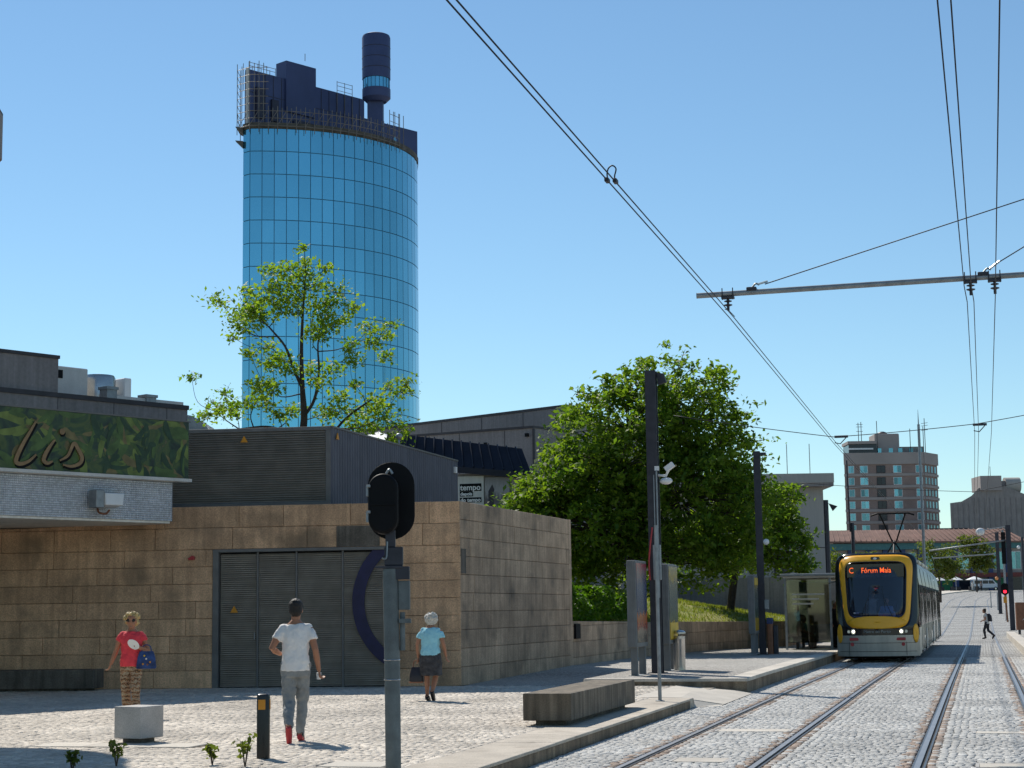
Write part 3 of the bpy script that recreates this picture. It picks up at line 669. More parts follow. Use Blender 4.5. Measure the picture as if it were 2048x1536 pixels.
def leaf_print(cnt, size, m, yy, seed, xr=(.0, 4.0)):
    r_ = random.Random(seed); b = MB()
    for k in range(cnt):
        x, z, a = r_.uniform(*xr), r_.uniform(4.2, 5.22), r_.uniform(0, 6.28); L_, w_ = size*r_.uniform(.6, 1.4), size*r_.uniform(.18, .34); pts = []
        for q in range(14):
            t = 2*math.pi*q/14; u, v = L_*math.cos(t), w_*math.sin(t)*(1-.35*math.cos(t)); v += .18*u*u/L_
            X, Z = x+u*math.cos(a)-v*math.sin(a), z+u*math.sin(a)+v*math.cos(a); pts.append((min(max(X, -.88), 4.04), yy-.00005*k, min(max(Z, 4.175), 5.245)))
        b.add(pts, [tuple(range(14))])
    o = b.build('painted_leaves', m, sg); o['kind'] = 'stuff'
leaf_print(26, .26, mat('leaf_paint_light', (.15, .2, .05), .6, var=.3, scale=5), -.0605, 3); leaf_print(20, .22, mat('leaf_paint_tan', (.17, .14, .06), .6, var=.3, scale=5), -.0625, 5); leaf_print(34, .24, mat('leaf_paint_mid', (.075, .13, .04), .6, var=.3, scale=5), -.0645, 8); leaf_print(22, .2, mat('leaf_paint_dark', (.03, .065, .035), .6, var=.3, scale=5), -.0675, 13, (1.6, 4.0)); leaf_print(12, .17, 'camo', -.0695, 21)
# brush letters L, i, s  (x runs along the board, z up)
LET = [[(.62, 5.02), (.52, 4.86), (.36, 4.6), (.25, 4.38), (.24, 4.28), (.34, 4.26), (.5, 4.32), (.64, 4.44)], [(1.02, 4.72), (.92, 4.6), (.82, 4.44), (.8, 4.34), (.88, 4.3), (.98, 4.34)],
       [(1.13, 4.36), (1.3, 4.46), (1.42, 4.68), (1.52, 4.58), (1.6, 4.44), (1.55, 4.33), (1.38, 4.27), (1.2, 4.29)]]
for P in LET:
    stroke(P, .035, (.03, -.035), 'black', -.0705, 'lettering_shadow'); stroke(P, .032)
b = MB().lathe([(.055, 0), (.055, .03)], (0, 0, 0), 12); b.v = [(v[0]+1.17, -.072-v[2], v[1]+4.88) for v in b.v]; b.build('lettering', 'goldpaint', sg); b.v = [(x+.03, y+.02, z-.035) for x, y, z in b.v]; b.build('lettering_shadow', 'black', sg)
fl = thing('floodlight', 'white box floodlight fixed to the tiled canopy edge', 'lamp', (-17.96, 33.7, 3.893), LA); fl.scale = (KC,)*3
MB().add([(-.12, -.02, .0), (.28, -.02, 0), (.33, -.02, .27), (-.12, -.02, .27), (-.12, -.3, .03), (.26, -.3, .03), (.3, -.28, .25), (-.12, -.28, .25)], [(0, 3, 2, 1), (4, 5, 6, 7), (0, 1, 5, 4), (1, 2, 6, 5), (2, 3, 7, 6), (3, 0, 4, 7)]).build('housing', 'white', fl, bevel=.012)
MB().box(-.3, -.121, -.26, -.02, -.02, .3).build('ballast_box', 'steel', fl, bevel=.01); MB().tube([(-.1, -.02, -.02), (-.12, -.1, -.1), (-.02, -.16, -.12), (.1, -.1, -.05)], .02, 6, smooth=4).build('bracket', 'leather', fl)
# high roof slab beside the street: only its tip shows at the left edge, its shade lies across the foreground
hr = thing('high_roof_slab', 'brown grey roof slab whose tip shows at the upper left edge', 'roof', (0, 0, 0))
out = [(-17.61, 26.45), (-16.85, 26.33), (-16.3, 26.08), (-15.85, 25.8), (-15.5, 25.45), (-15.3, 24.95), (-13.3, 21.25), (-10.5, 16.4), (-9.5, 14.0), (-24, 6), (-27, 25)]
MB().prism(out[::-1], 9.2, 9.95).build('slab', 'conc2', hr, recalc=True); MB().prism([(x*1.003, y*1.003) for x, y in out[::-1]], 9.951, 10.02).build('coping', 'conctrim', hr, recalc=True)
for x, y in ((-18, 14), (-20.5, 21.5)): MB().tube([(x, y, 0), (x, y, 9.2)], .25, 16).build('column', 'conc2', hr, smooth=40)

# ------------------------------------------------------------------ gallery building with banners
gal = thing('gallery_building', 'grey panelled gallery with sharp roof corner behind the big tree', 'building', (-18.0, 77.88, -.32)); gal.scale = (1.2,)*3  # gallery, wing, hall, marquee and banners below are scaled about the camera
d = Vector((-22.2+15.0, 68.83-64.85)).normalized(); ga = math.atan2(-d.y, -d.x)
Tg = Matrix.Rotation(ga, 4, 'Z')
MB().prism([(26*d.x, 26*d.y), (0, 0), (-.1, 16), (-24, 30)], 0, 9.3).build('wall', 'conc', gal, recalc=True)
MB().prism([(26*d.x-.02, 26*d.y-.05), (.03, -.05), (-.05, 16), (-24, 30.1)], 9.301, 9.4).build('coping', 'conctrim', gal, recalc=True)
MB().box(-.06, .05, -.08, .03, 3, 9.28).build('corner_trim', 'conctrim', gal)
for k in range(1, 9):
    p = d*k*2.3; MB().box(-.01, .01, -.012, .02, 5, 9.28, T=Matrix.Translation((p.x, p.y, 0)) @ Tg).build('panel_joint', 'conctrim', gal)
g2 = thing('gallery_wing', 'lower grey panelled cube in front of the gallery corner', 'building', (-18.1, 72.0, -.32)); g2.scale = (1.2,)*3
dd = Vector((-19.14+15.08, 61.1-60)).normalized()
MB().prism([(8*dd.x, 8*dd.y), (0, 0), (1.0, 2.6), (-3, 4.5), (-7, 6)], 0, 8.02).build('wall', 'conc', g2, recalc=True)
MB().prism([(8*dd.x-.03, 8*dd.y-.04), (0, -.06), (1.05, 2.6), (-3, 4.5), (-7, 6)], 8.021, 8.1).build('coping', 'conctrim', g2, recalc=True)
MB().box(-.04, .04, -.05, .04, 3, 8.0).build('corner_trim', 'conctrim', g2); T2 = Matrix.Rotation(math.atan2(-dd.y, -dd.x), 4, 'Z')
MB().box(-2.06, -1.94, -.03, .05, 7.1, 7.62, T=T2).build('slot_window', 'black', g2)
for x in (-1.2, -3.1, -4.4): MB().box(x-.008, x+.008, -.01, .03, 4, 8.0, T=T2).build('panel_joint', 'conctrim', g2)
MB().box(-.3, -.18, -.12, -.02, 7.72, 7.84, T=T2).build('wall_lamp', 'black', g2)
g3 = thing('roofed_hall', 'low concrete hall with a dark sloping metal roof behind the plant box', 'building', (0, 0, -.32)); g3.scale = (1.2,)*3
MB().box(-18.6, -13.4, 54, 58.5, 0, 5.98).build('wall', 'conc2', g3)
rf = MB(); A = [(-18.6, 53.7, 6.5), (-13.62, 53.75, 5.93), (-14.05, 54.3, 6.76), (-18.6, 54.3, 7.45)]
rf.add(A+[(x, y, z-.2) for x, y, z in A], [(0, 1, 2, 3), (7, 6, 5, 4), (0, 4, 5, 1), (1, 5, 6, 2), (2, 6, 7, 3), (3, 7, 4, 0)]); rfo = rf.build('roof', 'darkroof', g3)
for k in range(15):
    t = (k+.3)/15.; p = Vector(A[0]).lerp(Vector(A[1]), t); q = Vector(A[3]).lerp(Vector(A[2]), t); MB().tube([p+Vector((0, 0, .03)), q+Vector((0, 0, .03))], .03, 4).build('standing_seam', 'darkroof', rfo)
for x in (-18.2, -17.4, -15.6): MB().box(x-.008, x+.008, 53.985, 54.02, 3, 5.9).build('panel_joint', 'conctrim', g3)
ten = thing('white_marquee', 'white tent peak showing above the dark roof', 'tent', (-24.6, 70.68, -.32)); ten.scale = (1.2,)*3; MB().add([(-1, -1, 7.62), (1, -1, 7.55), (1, 1, 7.6), (-1, 1, 7.6), (0, 0, 8.0)], [(0, 1, 4), (1, 2, 4), (2, 3, 4), (3, 0, 4), (3, 2, 1, 0)]).build('canopy', 'white', ten)
for a in (-.9, .9): MB().tube([(a, -.9, 0), (a, -.9, 7.55)], .04, 6).build('pole', 'white', ten)
bn = thing('text_banner', 'white banner reading tempo depois do tempo on the hall wall', 'banner', (-18.79, 64.75, -.32)); bn.scale = (1.2,)*3
MB().box(-.44, .42, -.02, .0, 4.0, 5.9).build('sheet', 'offwhite', bn)
for i, (s, z, sz, wd) in enumerate((('tempo', 5.53, .26, .36), ('depois', 5.33, .15, .22), ('do tempo', 5.13, .17, .36))):
    cxx = -.02-(.36-wd); 
    MB().box(cxx-wd, cxx+wd, -.028, -.021, z-.11 if i == 0 else z-.075, z+.13 if i == 0 else z+.085).build('text_block', 'black', bn)
    me = text_mesh(s, sz, .003, .006); o = place('lettering', me, 'white', bn, loc=(cxx, -.033, z)); o.rotation_euler = (R_(90), 0, 0)
bn2 = thing('photo_banner', 'grey brown photograph banner beside the lettered one', 'banner', (-17.74, 64.75, -.32)); bn2.scale = (1.2,)*3; MB().box(-.42, .4, -.02, 0, 4.0, 5.84).build('sheet', 'posterP', bn2)
MB().add([(-.3, -.026, 4.6), (-.12, -.026, 4.6), (-.14, -.026, 5.3), (-.1, -.026, 5.45), (-.17, -.026, 5.62), (-.24, -.026, 5.5), (-.3, -.026, 5.4)], [tuple(range(7))]).build('printed_figure', 'conctrim', bn2)
bn3 = thing('plain_banner', 'narrow pale banner panel next to the tree branches', 'banner', (-16.8, 64.75, -.32)); bn3.scale = (1.2,)*3; MB().box(-.3, .35, -.02, 0, 4.0, 5.82).build('sheet', 'aptconc', bn3)

# ------------------------------------------------------------------ glass tower
tw = thing('glass_tower', 'tall curved blue glass office tower with dark roof blocks', 'tower', (0, 0, 0), YAW)   # local x across the view, y away
HT = 70.05; FL = 3.3
def ell_pt(t): # quarter ellipse: left corner -> right edge
    return Vector((-36.4+22.45*math.sin(t), 240+21*(1-math.cos(t)), 0))
TN = 20; samp = [ell_pt(R_(90)*i/400) for i in range(401)]; cum = [0]
for a, b in zip(samp, samp[1:]): cum.append(cum[-1]+(b-a).length)
def at_len(s):
    for i in range(400):
        if cum[i+1] >= s: return samp[i].lerp(samp[i+1], (s-cum[i])/(cum[i+1]-cum[i]))
    return samp[-1]
cols = [at_len(cum[-1]*i/TN) for i in range(TN+1)]
cols = [Vector((-37.53, 241.0, 0))]+cols
foot = [(c.x, c.y) for c in cols]+[(-14.5, 268), (-20, 275), (-30, 272), (-37.6, 250)]
ctr = Vector((-27, 256, 0))
def shrink(p, d): v = Vector((p[0], p[1], 0))-ctr; return ((ctr+v*(1-d/v.length)).x, (ctr+v*(1-d/v.length)).y)
MB().prism([shrink(p, .12) for p in foot], 0, HT-.1).build('core', 'tcore', tw, recalc=True)
for i in range(len(cols)-1):
    a, b = cols[i], cols[i+1]; t = (b-a).normalized(); n_ = Vector((t.y, -t.x, 0)); wd = (b-a).length; g = .05
    for j in range(14):
        z1 = HT-j*FL-.06-.5; z0 = z1-FL+.12
        if j == 13: z0 = 20.
        jx = random.uniform(-.008, .008)
        p = [a+t*g+n_*.0, b-t*g+n_*(.0+jx)]
        vs = [(p[0].x, p[0].y, z0), (p[1].x, p[1].y, z0), (p[1].x, p[1].y, z1), (p[0].x, p[0].y, z1)]; vs += [(x-n_.x*.05, y-n_.y*.05, z) for x, y, z in vs]
        c = Vector(vs[0]); vs = [tuple(Vector(v)-c) for v in vs]
        MB().add(vs, [(0, 1, 2, 3), (7, 6, 5, 4), (0, 4, 5, 1), (1, 5, 6, 2), (2, 6, 7, 3), (3, 7, 4, 0)]).build('pane', 'tglass', tw, loc=c)
MB().prism([shrink(p, -.12) for p in foot], HT-.5, HT+.35).build('roof_band', 'scafnet', tw, recalc=True)
cr = Vector((15.25, 16, 0)).normalized()
Tt = Matrix.Translation((-37.0, 242.2, 0)) @ Matrix.Rotation(math.atan2(cr.y, cr.x), 4, 'Z')
MB().box(0, 22, 0, .8, HT+.3, 78.9, T=Tt).build('crown_wall', 'tdark', tw); MB().box(-.25, -.01, -.1, .3, HT+.3, 79.1, T=Tt).build('edge_trim', 'offwhite', tw)
MB().box(6.6, 12.2, -.35, 2.0, 74, 81.55, T=Tt).build('roof_block', 'tdark', tw); MB().box(22.01, 33.2, .2, 1.2, HT+.3, 76.1, T=Tt).build('crown_wall', 'tdark', tw)
for (x0, x1, z0, z1) in ((1.2, 2.6, 72, 76.5), (4.0, 5.2, 72, 75.2), (8, 12, 71, 73)): MB().box(x0, x1, -.42, -.36 if x0 > 6 else -.02, z0, z1, T=Tt).build('recess_panel', 'tdark2', tw)
for k in range(1, 15):
    if not 4.2 < k < 8.4: MB().box(k*1.5-.05, k*1.5+.05, -.05, -.011, HT+.5, 78.8, T=Tt).build('panel_joint', 'tdark2', tw)
for z in (72.8, 75.6): MB().box(.1, 21.9, -.045, -.012, z, z+.08, T=Tt).build('panel_joint', 'tdark2', tw)
for z in (81.6, 83.2, 84.8): MB().lathe([(2.125, 0), (2.145, .05), (2.125, .1)], (-19.5, 252, z), 40).build('drum_seam', 'tdark2', tw)
MB().box(16, 20, -.05, -.01, 71.2, 73.2, T=Tt).build('glazed_strip', 'tglass', tw)
MB().add([tuple(Tt @ Vector(v)) for v in ((27.5, .14, 72.2), (29.3, .14, 72.2), (28.4, .14, 74.6), (27.5, .19, 72.2), (29.3, .19, 72.2), (28.4, .19, 74.6))], [(0, 1, 2), (5, 4, 3), (0, 3, 4, 1), (1, 4, 5, 2), (2, 5, 3, 0)]).build('logo_triangle', 'tglass', tw)
cyl = MB().lathe([(2.1, 80.1), (2.12, 86.4), (2.0, 86.75), (1.7, 86.9)], (-19.5, 252, 0), 40).build('flue_drum', 'tdark', tw, smooth=40)
MB().lathe([(1.95, 78.55), (1.95, 80.09)], (-19.5, 252, 0), 40).build('glazed_band', 'tglass', tw, smooth=40); MB().lathe([(1.5, 76.6), (2.1, 77.2), (2.1, 78.54)], (-19.5, 252, 0), 40).build('drum_base', 'tdark', tw, smooth=40)
for k in range(20):
    t = 2*math.pi*k/20; MB().tube([(-19.5+1.97*math.cos(t), 252+1.97*math.sin(t), 78.55), (-19.5+1.97*math.cos(t), 252+1.97*math.sin(t), 80.09)], .05, 4).build('mullion', 'tcore', tw)
MB().box(-20.8, -18.5, 251.3, 253.3, HT, 77).build('drum_neck', 'tdark', tw); MB().tube([(-29.5, 247, 81.5), (-29.5, 247, 82.6)], .05, 5).build('antenna', 'scaf', tw)
# scaffolding round the crown
sc = thing('scaffolding', 'thin tube scaffolding wrapped round the tower crown', 'scaffold', (0, 0, 0), YAW)
lad = MB(); dck = MB()
pts = [at_len(cum[-1]*k/26)+Vector((0, -.6, 0)) for k in range(0, 20)]
pts = [Vector((-38.4, 244, 0)), Vector((-38.4, 241, 0))]+pts
for k, p in enumerate(pts):
    hi = HT+2.6 if k > 3 else 79.2
    if k > 18: hi = HT+4.6
    lad.tube([(p.x, p.y, HT-1.2), (p.x, p.y, hi)], .05, 4); q = p+Vector((.5, 1.0, 0)); lad.tube([(q.x, q.y, HT-.2), (q.x, q.y, hi)], .05, 4)
    if k+1 < len(pts):
        r = pts[k+1]; z = HT-.2
        while z < hi: 
            lad.tube([(p.x, p.y, z), (r.x, r.y, z)], .045, 4); z += 1.05
        lad.tube([(p.x, p.y, HT-.2), (r.x, r.y, min(hi, HT+2))], .04, 4)
        e = r+Vector((.5, 1.0, 0)); dck.add([(p.x, p.y, HT-.15), (r.x, r.y, HT-.15), (e.x, e.y, HT-.15), (q.x, q.y, HT-.15), (p.x, p.y, HT-.35), (r.x, r.y, HT-.35), (e.x, e.y, HT-.35), (q.x, q.y, HT-.35)], [(0, 1, 2, 3), (7, 6, 5, 4), (0, 4, 5, 1), (1, 5, 6, 2), (2, 6, 7, 3), (3, 7, 4, 0)])
for x in (0, 1.6, 3.2, 4.8): lad.tube([Tt @ Vector((x, -.1, 78.9)), Tt @ Vector((x, -.1, 80.0))], .045, 4); lad.tube([Tt @ Vector((x, 1.2, 76)), Tt @ Vector((x, 1.2, 80.0))], .045, 4)
lad.tube([Tt @ Vector((0, -.1, 79.9)), Tt @ Vector((4.8, -.1, 79.9))], .04, 4); lad.tube([Tt @ Vector((0, -.1, 79.4)), Tt @ Vector((4.8, -.1, 79.4))], .04, 4)
for x in (16.5, 18, 19.5): lad.tube([Tt @ Vector((x, -.1, 75)), Tt @ Vector((x, -.1, 80.6))], .045, 4)
for z in (79.2, 79.9, 80.5): lad.tube([Tt @ Vector((16.5, -.1, z)), Tt @ Vector((19.5, -.1, z))], .04, 4)
tri = MB(); 
for z in (67.5, 69.5): tri.add([(-38.6, 240.6, z+.5), (-37.5, 240.6, z+.4), (-37.5, 240.6, z-.6), (-38.6, 241.6, z+.5), (-37.5, 241.6, z+.4), (-37.5, 241.6, z-.6)], [(0, 1, 2), (5, 4, 3), (0, 3, 4, 1), (1, 4, 5, 2), (2, 5, 3, 0)])
tri.build('bracket', 'scafnet', sc); tag(lad.build('tube_frame', 'scaf', sc), kind='stuff'); dck.build('deck', 'scafnet', sc)

# ------------------------------------------------------------------ trees and green things
def leaves(C, size, flat=.5, rnd=None, droop=0.):
    """diamond leaves, folded along the midrib, at the given centres (n,3)"""
    C = np.asarray(C, np.float32); n = len(C)
    nrm = rng.normal(0, 1, (n, 3)); nrm[:, 2] = np.abs(nrm[:, 2])+flat; nrm /= np.linalg.norm(nrm, axis=1)[:, None]
    a = rng.normal(0, 1, (n, 3)); a -= nrm*(a*nrm).sum(1)[:, None]; a /= np.linalg.norm(a, axis=1)[:, None]
    b = np.cross(nrm, a); s = (size*rng.uniform(.5, 1.45, n))[:, None]
    a[:, 2] -= droop; V = np.stack([C-a*s*.6, C+b*s*.36+nrm*s*.1, C+a*s*.62, C-b*s*.36+nrm*s*.1], 1).reshape(-1, 3)
    F = np.arange(4*n).reshape(n, 4); return V, F
def tree(name, label, base, rz, lobes, n_tip, per, leaf, lm, trunk_h, trunk_r, spread=.28, group=None, twigs=True, cat='tree', trunk=None, shell=.55):
    t = thing(name, label, cat, base, rz, group)
    P = []; vol = np.array([l[3]*l[4]*l[5] for l in lobes])**.8; vol /= vol.sum(); tips = []
    for k in rng.choice(len(lobes), n_tip, p=vol):
        l = lobes[k]; d = rng.normal(0, 1, 3); d /= np.linalg.norm(d); r = shell+(1.06-shell)*rng.random()**.6
        if rng.random() < .22: r = rng.random()**.5
        if rng.random() < .1: r = rng.uniform(1.06, 1.24)
        c = np.array(l[:3])+d*r*np.array(l[3:6]); tips.append((c, d, l))
    for c, d, l in tips:
        m_ = int(per*rng.uniform(.6, 1.4)); u = rng.random(m_)[:, None]
        out = d*np.array([1, 1, .6])+rng.normal(0, .35, 3)
        line = c+out*spread*2.2*(u-.5)+np.array([0, 0, -.25])*spread*u*u
        P.append(line+rng.normal(0, spread*.42, (m_, 3))*np.array([1, 1, .7]))
    V, F = leaves(np.concatenate(P), leaf, .55, droop=.25)
    bigmesh('crown', V, F, lm, t)
    tb = MB(); tp = trunk or [(0, 0, -.3), (.05, 0, trunk_h*.5), (0, .05, trunk_h)]
    tb.tube(tp, [trunk_r*1.25]+[trunk_r]*(len(tp)-2)+[trunk_r*.75], 10, smooth=4)
    top = Vector(tp[-1])
    if twigs:
        for l in lobes:
            e = Vector(l[:3]); mid = top.lerp(e, .5)+Vector((random.uniform(-.3, .3), random.uniform(-.3, .3), .25)); tb.tube([top-Vector((0, 0, .3)), mid, e], [trunk_r*.5, trunk_r*.32, trunk_r*.14], 6, smooth=3)
        for c, d, l in tips[:len(tips)//4]:
            e = Vector(l[:3]); c = Vector(c); tb.tube([e.lerp(c, .15), e.lerp(c, .6)+Vector((0, 0, .1)), c], [trunk_r*.12, trunk_r*.08, trunk_r*.03], 4, cap=False)
    tb.build('trunk', 'bark', t, smooth=True)
    return t
# the big dense tree and its smaller neighbour on the grass bank
tree('broadleaf_tree', 'big dense dark green broadleaf tree behind the advertising panels', (-11.6, 60.5, 1.4), YAW,
     [(1.35, 0, 7.7, 2.0, 1.9, 1.45), (2.2, -.2, 6.6, 1.9, 1.9, 1.3), (-.2, -.5, 6.4, 2.5, 2.4, 1.6), (-1.8, -.5, 4.7, 2.0, 2.1, 1.3), (-3.4, -.4, 3.7, 1.15, 1.5, .85), (2.9, 0, 5.4, 1.75, 2.0, 1.5), (-1.6, -.3, 3.2, 2.9, 2.6, 1.7), (1.6, -.2, 3.9, 2.8, 2.8, 1.9), (.6, -.2, 1.9, 3.0, 2.5, 1.1), (3.6, 0, 3.6, 1.4, 1.8, 1.5), (-.9, 0, 7.6, .8, .9, .7), (3.4, 0, 2.2, 1.3, 1.5, .9), (-2.2, 0, 2.0, 1.0, 1.4, .9), (-3.8, -1.0, 3.0, 1.0, 1.1, .85), (-4.0, -1.2, 3.6, .85, 1.0, .6), (-3.4, -1.0, 2.3, 1.3, 1.3, .9), (-3.0, -.4, 4.3, 1.1, 1.2, .8), (-.6, -.6, 5.0, 2.6, 2.4, 1.6)],
     2300, 27, .15, 'leafB', 2.4, .2, .3)
tree('broadleaf_tree', 'smaller leafy tree leaning over the grass bank by the shelter', (-9.75, 71.5, 1.25), YAW,
     [(.6, 0, 3.7, 2.0, 1.9, 1.5), (1.9, -.2, 2.6, 1.3, 1.3, .9), (2.6, -.3, 3.3, .9, 1.0, .4), (.1, .2, 3.0, 1.8, 1.8, .9), (2.0, 0, 4.6, 1.0, 1.0, .8), (-1.2, .3, 2.9, 1.2, 1.3, .7), (2.9, 0, 1.9, .6, .8, .4)],
     620, 26, .15, 'leafB', 2.2, .16, .3, trunk=[(-.15, 0, -.5), (-.08, 0, .4), (.05, 0, 1.3), (.2, 0, 2.2)])
# open-crowned young tree behind the plant room
t2 = thing('young_oak_tree', 'airy yellow green young tree in front of the glass tower', 'tree', (-18.5, 46.6, 0), YAW)
CL = [(890,160,30),(900,250,60),(1030,270,40),(660,300,50),(790,320,60),(840,400,90),(960,380,70),(720,420,70),(1110,450,80),(500,420,50),(340,530,60),(430,560,70),(560,520,70),(680,520,80),(520,620,90),(960,530,80),(1080,560,70),(1230,590,50),(500,720,70),(400,750,40),(620,650,60),(840,600,50),(760,600,60),(960,680,70),(1100,700,70),(1330,680,60),(1430,720,50),(1500,740,40),(1350,800,60),(1420,870,50),(1200,790,40),(1000,780,60),(620,790,50),(540,880,50),(600,900,50),(740,920,70),(700,960,50),(920,980,60),(820,1010,60),(1080,980,60),(1250,970,60),(1220,900,30),(1010,1100,60),(1130,1160,60),(620,1080,60),(550,1150,60),(500,1200,50),(620,1130,60),(720,1150,60),(800,1250,60),(640,1230,50),(300,1090,50),(230,1100,30),(120,1240,50),(280,1180,60),(320,1280,80),(380,1210,50),(440,1290,40),(1450,1060,60),(1540,1100,50),(1600,1140,50),(1370,1160,50),(1260,1130,40),(1380,1250,70),(1240,1270,80),(1130,1290,80),(1010,1280,60),(1450,1340,80),(1330,1360,80),(1560,1420,60),(1500,1460,60),(1200,1360,60),(730,1310,50),(880,330,60),(770,500,60),(1030,620,60),(860,470,60),(560,600,60),(1150,640,40)]
tb = MB(); TR = [(.03, 0, 0), (.02, .05, 4), (-.02, 0, 6.4), (.02, 0, 7.2), (-.03, 0, 8.0), (-.06, 0, 9), (-.02, 0, 10.2), (.05, 0, 11.2), (.03, 0, 11.95)]; tb.tube(TR, [.16, .14, .11, .1, .075, .055, .035, .02, .008], 8, smooth=5)
LD = [[(.02, 0, 7.2), (.3, .12, 7.7), (.42, .2, 8.5), (.4, .15, 9.3), (.55, .05, 10.2)], [(-.03, 0, 8.0), (-.28, -.1, 8.6), (-.5, -.25, 9.2), (-.95, -.3, 9.75)], [(0, 0, 6.3), (-.5, .2, 6.75), (-1.1, .35, 6.95), (-1.9, .4, 6.9)], [(.02, 0, 6.1), (.7, -.3, 6.5), (1.3, -.5, 7.1), (2.0, -.5, 7.6)]]
for P in LD: tb.tube(P, [.055, .045, .034, .024, .012][:len(P)], 7, smooth=5)
nodes = [(Vector(p), .05) for p in catmull(TR, 6) if p[2] > 5.5]+[(Vector(p), .03) for P in LD for p in catmull(P, 4)]
pp = []; cl = []
for (a, b, r) in CL:   # a clump is a spray of leaves at the end of its own limb; lateral / height taken from image pixels, turned into the tree's own metres
    x = (a-890)/234.; z = 12.6-(440+b/3.34-450)/70.6; y = random.uniform(-1, 1)*(.3+.55*abs(x)+.4*(z < 9)); cl.append((Vector((x, y, z)), r))
for c, r in sorted(cl, key=lambda q: math.hypot(q[0].x, q[0].y)+.25*abs(q[0].z-8)):
    rr = r/234.*1.05; m_ = int(88*(r/60.)**2)+26; P = np.array(c)+rng.normal(0, rr*.68, (m_, 3))*np.array([1.1, 1.1, .7]); pp.append(P)
    best = min(nodes, key=lambda q: (q[0]-c).length+max(0, q[0].z-c.z+.25)*1.6+(.25 if q[1] < .012 else 0)); q, rq = best
    L_ = (c-q).length; mid = q.lerp(c, .5)+Vector((random.gauss(0, .07), random.gauss(0, .07), -.1*L_+random.gauss(0, .05)))*min(1, L_); rad = min(rq*.75, .009+.011*L_)
    tb.tube([q, mid, c], [rad, rad*.75, max(.006, rad*.4)], 5, smooth=4)
    nodes += [(p, max(.006, rad*.6)) for p in catmull([q, mid, c], 4)[2:]]
    for k in range(7): tb.tube([c-Vector((random.gauss(0, .05), random.gauss(0, .05), .06)), Vector(P[k])], [.007, .003], 3, cap=False)
V, F = leaves(np.concatenate(pp), .105, .4, droop=.2); bigmesh('crown', V, F, 'leafA', t2); tb.build('trunk', 'bark', t2, smooth=True)

# grass bank behind the low wall, with the hedge
gbk = MB(); rows = []
ny = 24
for i in range(ny+1):
    y = 46.3+(84-46.3)*i/ny; x0 = low_x(y)-.25 if y < 76 else -7.3; zt = 1.3-.011*(y-46)
    r = []
    for j in range(9):
        s_ = j/8.; x = x0-s_*(8.5 if y > 50 else 3.0+5.5*max(0, (y-46.3)/3.7)); r.append((x, y, zt-.1+s_**.8*(1.5+.35*math.sin(y*.21))+.05*math.sin(x*3+y*2)))
    rows.append(r)
vs = [p for r in rows for p in r]; gbk.add(vs, [(9*i+j, 9*(i+1)+j, 9*(i+1)+j+1, 9*i+j+1)[::-1] for i in range(ny) for j in range(8)])
bank = gbk.build('grass_bank', 'grass', smooth=True, recalc=True); bank['kind'] = 'structure'
n = 26000; ii = rng.integers(0, ny, n); jj = rng.integers(0, 8, n); A4 = np.array(rows); u, v = rng.random(n)[:, None], rng.random(n)[:, None]
Pg = (A4[ii, jj]*(1-u)+A4[ii+1, jj]*u)*(1-v)+(A4[ii, jj+1]*(1-u)+A4[ii+1, jj+1]*u)*v
an = rng.random(n)*6.28; dv = np.stack([np.cos(an), np.sin(an), np.zeros(n)], 1)*.018; hh = rng.uniform(.06, .17, n)[:, None]; ln = rng.normal(0, .05, (n, 3)); ln[:, 2] = 0
V = np.stack([Pg-dv, Pg+dv, Pg+ln+np.array([0, 0, 1])*hh], 1).reshape(-1, 3); gr = bigmesh('grass_blades', V, np.arange(3*n).reshape(n, 3), 'blade', bank); gr['kind'] = 'stuff'
hd = thing('hedge', 'bright green clipped hedge on top of the low wall', 'hedge', (-11.5, 50.4, 1.2), R_(88.5))
n = 13000; q = rng.uniform(-1, 1, (n, 3)); k = rng.integers(0, 3, n); top = rng.random(n) < .5
L_ = np.stack([q[:, 0]*4.4, q[:, 1]*.65, .1+.42*(q[:, 2]+1)*(.8+.25*np.sin(q[:, 0]*7)+.18*np.sin(q[:, 0]*17+1))], 1); L_[top, 2] = (.1+.84*(.8+.25*np.sin(q[:, 0]*7)+.18*np.sin(q[:, 0]*17+1)))[top]*rng.uniform(.9, 1.08, top.sum())
fa = (~top) & (rng.random(n) < .6); L_[fa, 1] = np.sign(q[fa, 1])*.65*rng.uniform(.88, 1.12, fa.sum())
V, F = leaves(L_, .12, .3); bigmesh('foliage', V, F, 'leafH', hd)
sb_ = MB()
for k in range(16): x = -4.2+k*.56; sb_.tube([(x, 0, -.1), (x+.05, .05, .5), (x+random.uniform(-.2, .2), .1, .8)], [.02, .015, .006], 5)
sb_.build('stems', 'bark', hd)
rw = thing('retaining_wall', 'grey retaining wall at the back of the grass bank', 'wall', (0, 0, 0))
for k in range(9): MB().box(-16+k*1.05, -16+k*1.05+1.04, 84.2, 84.5, 0, 3.0).build('panel', 'conc2', rw)
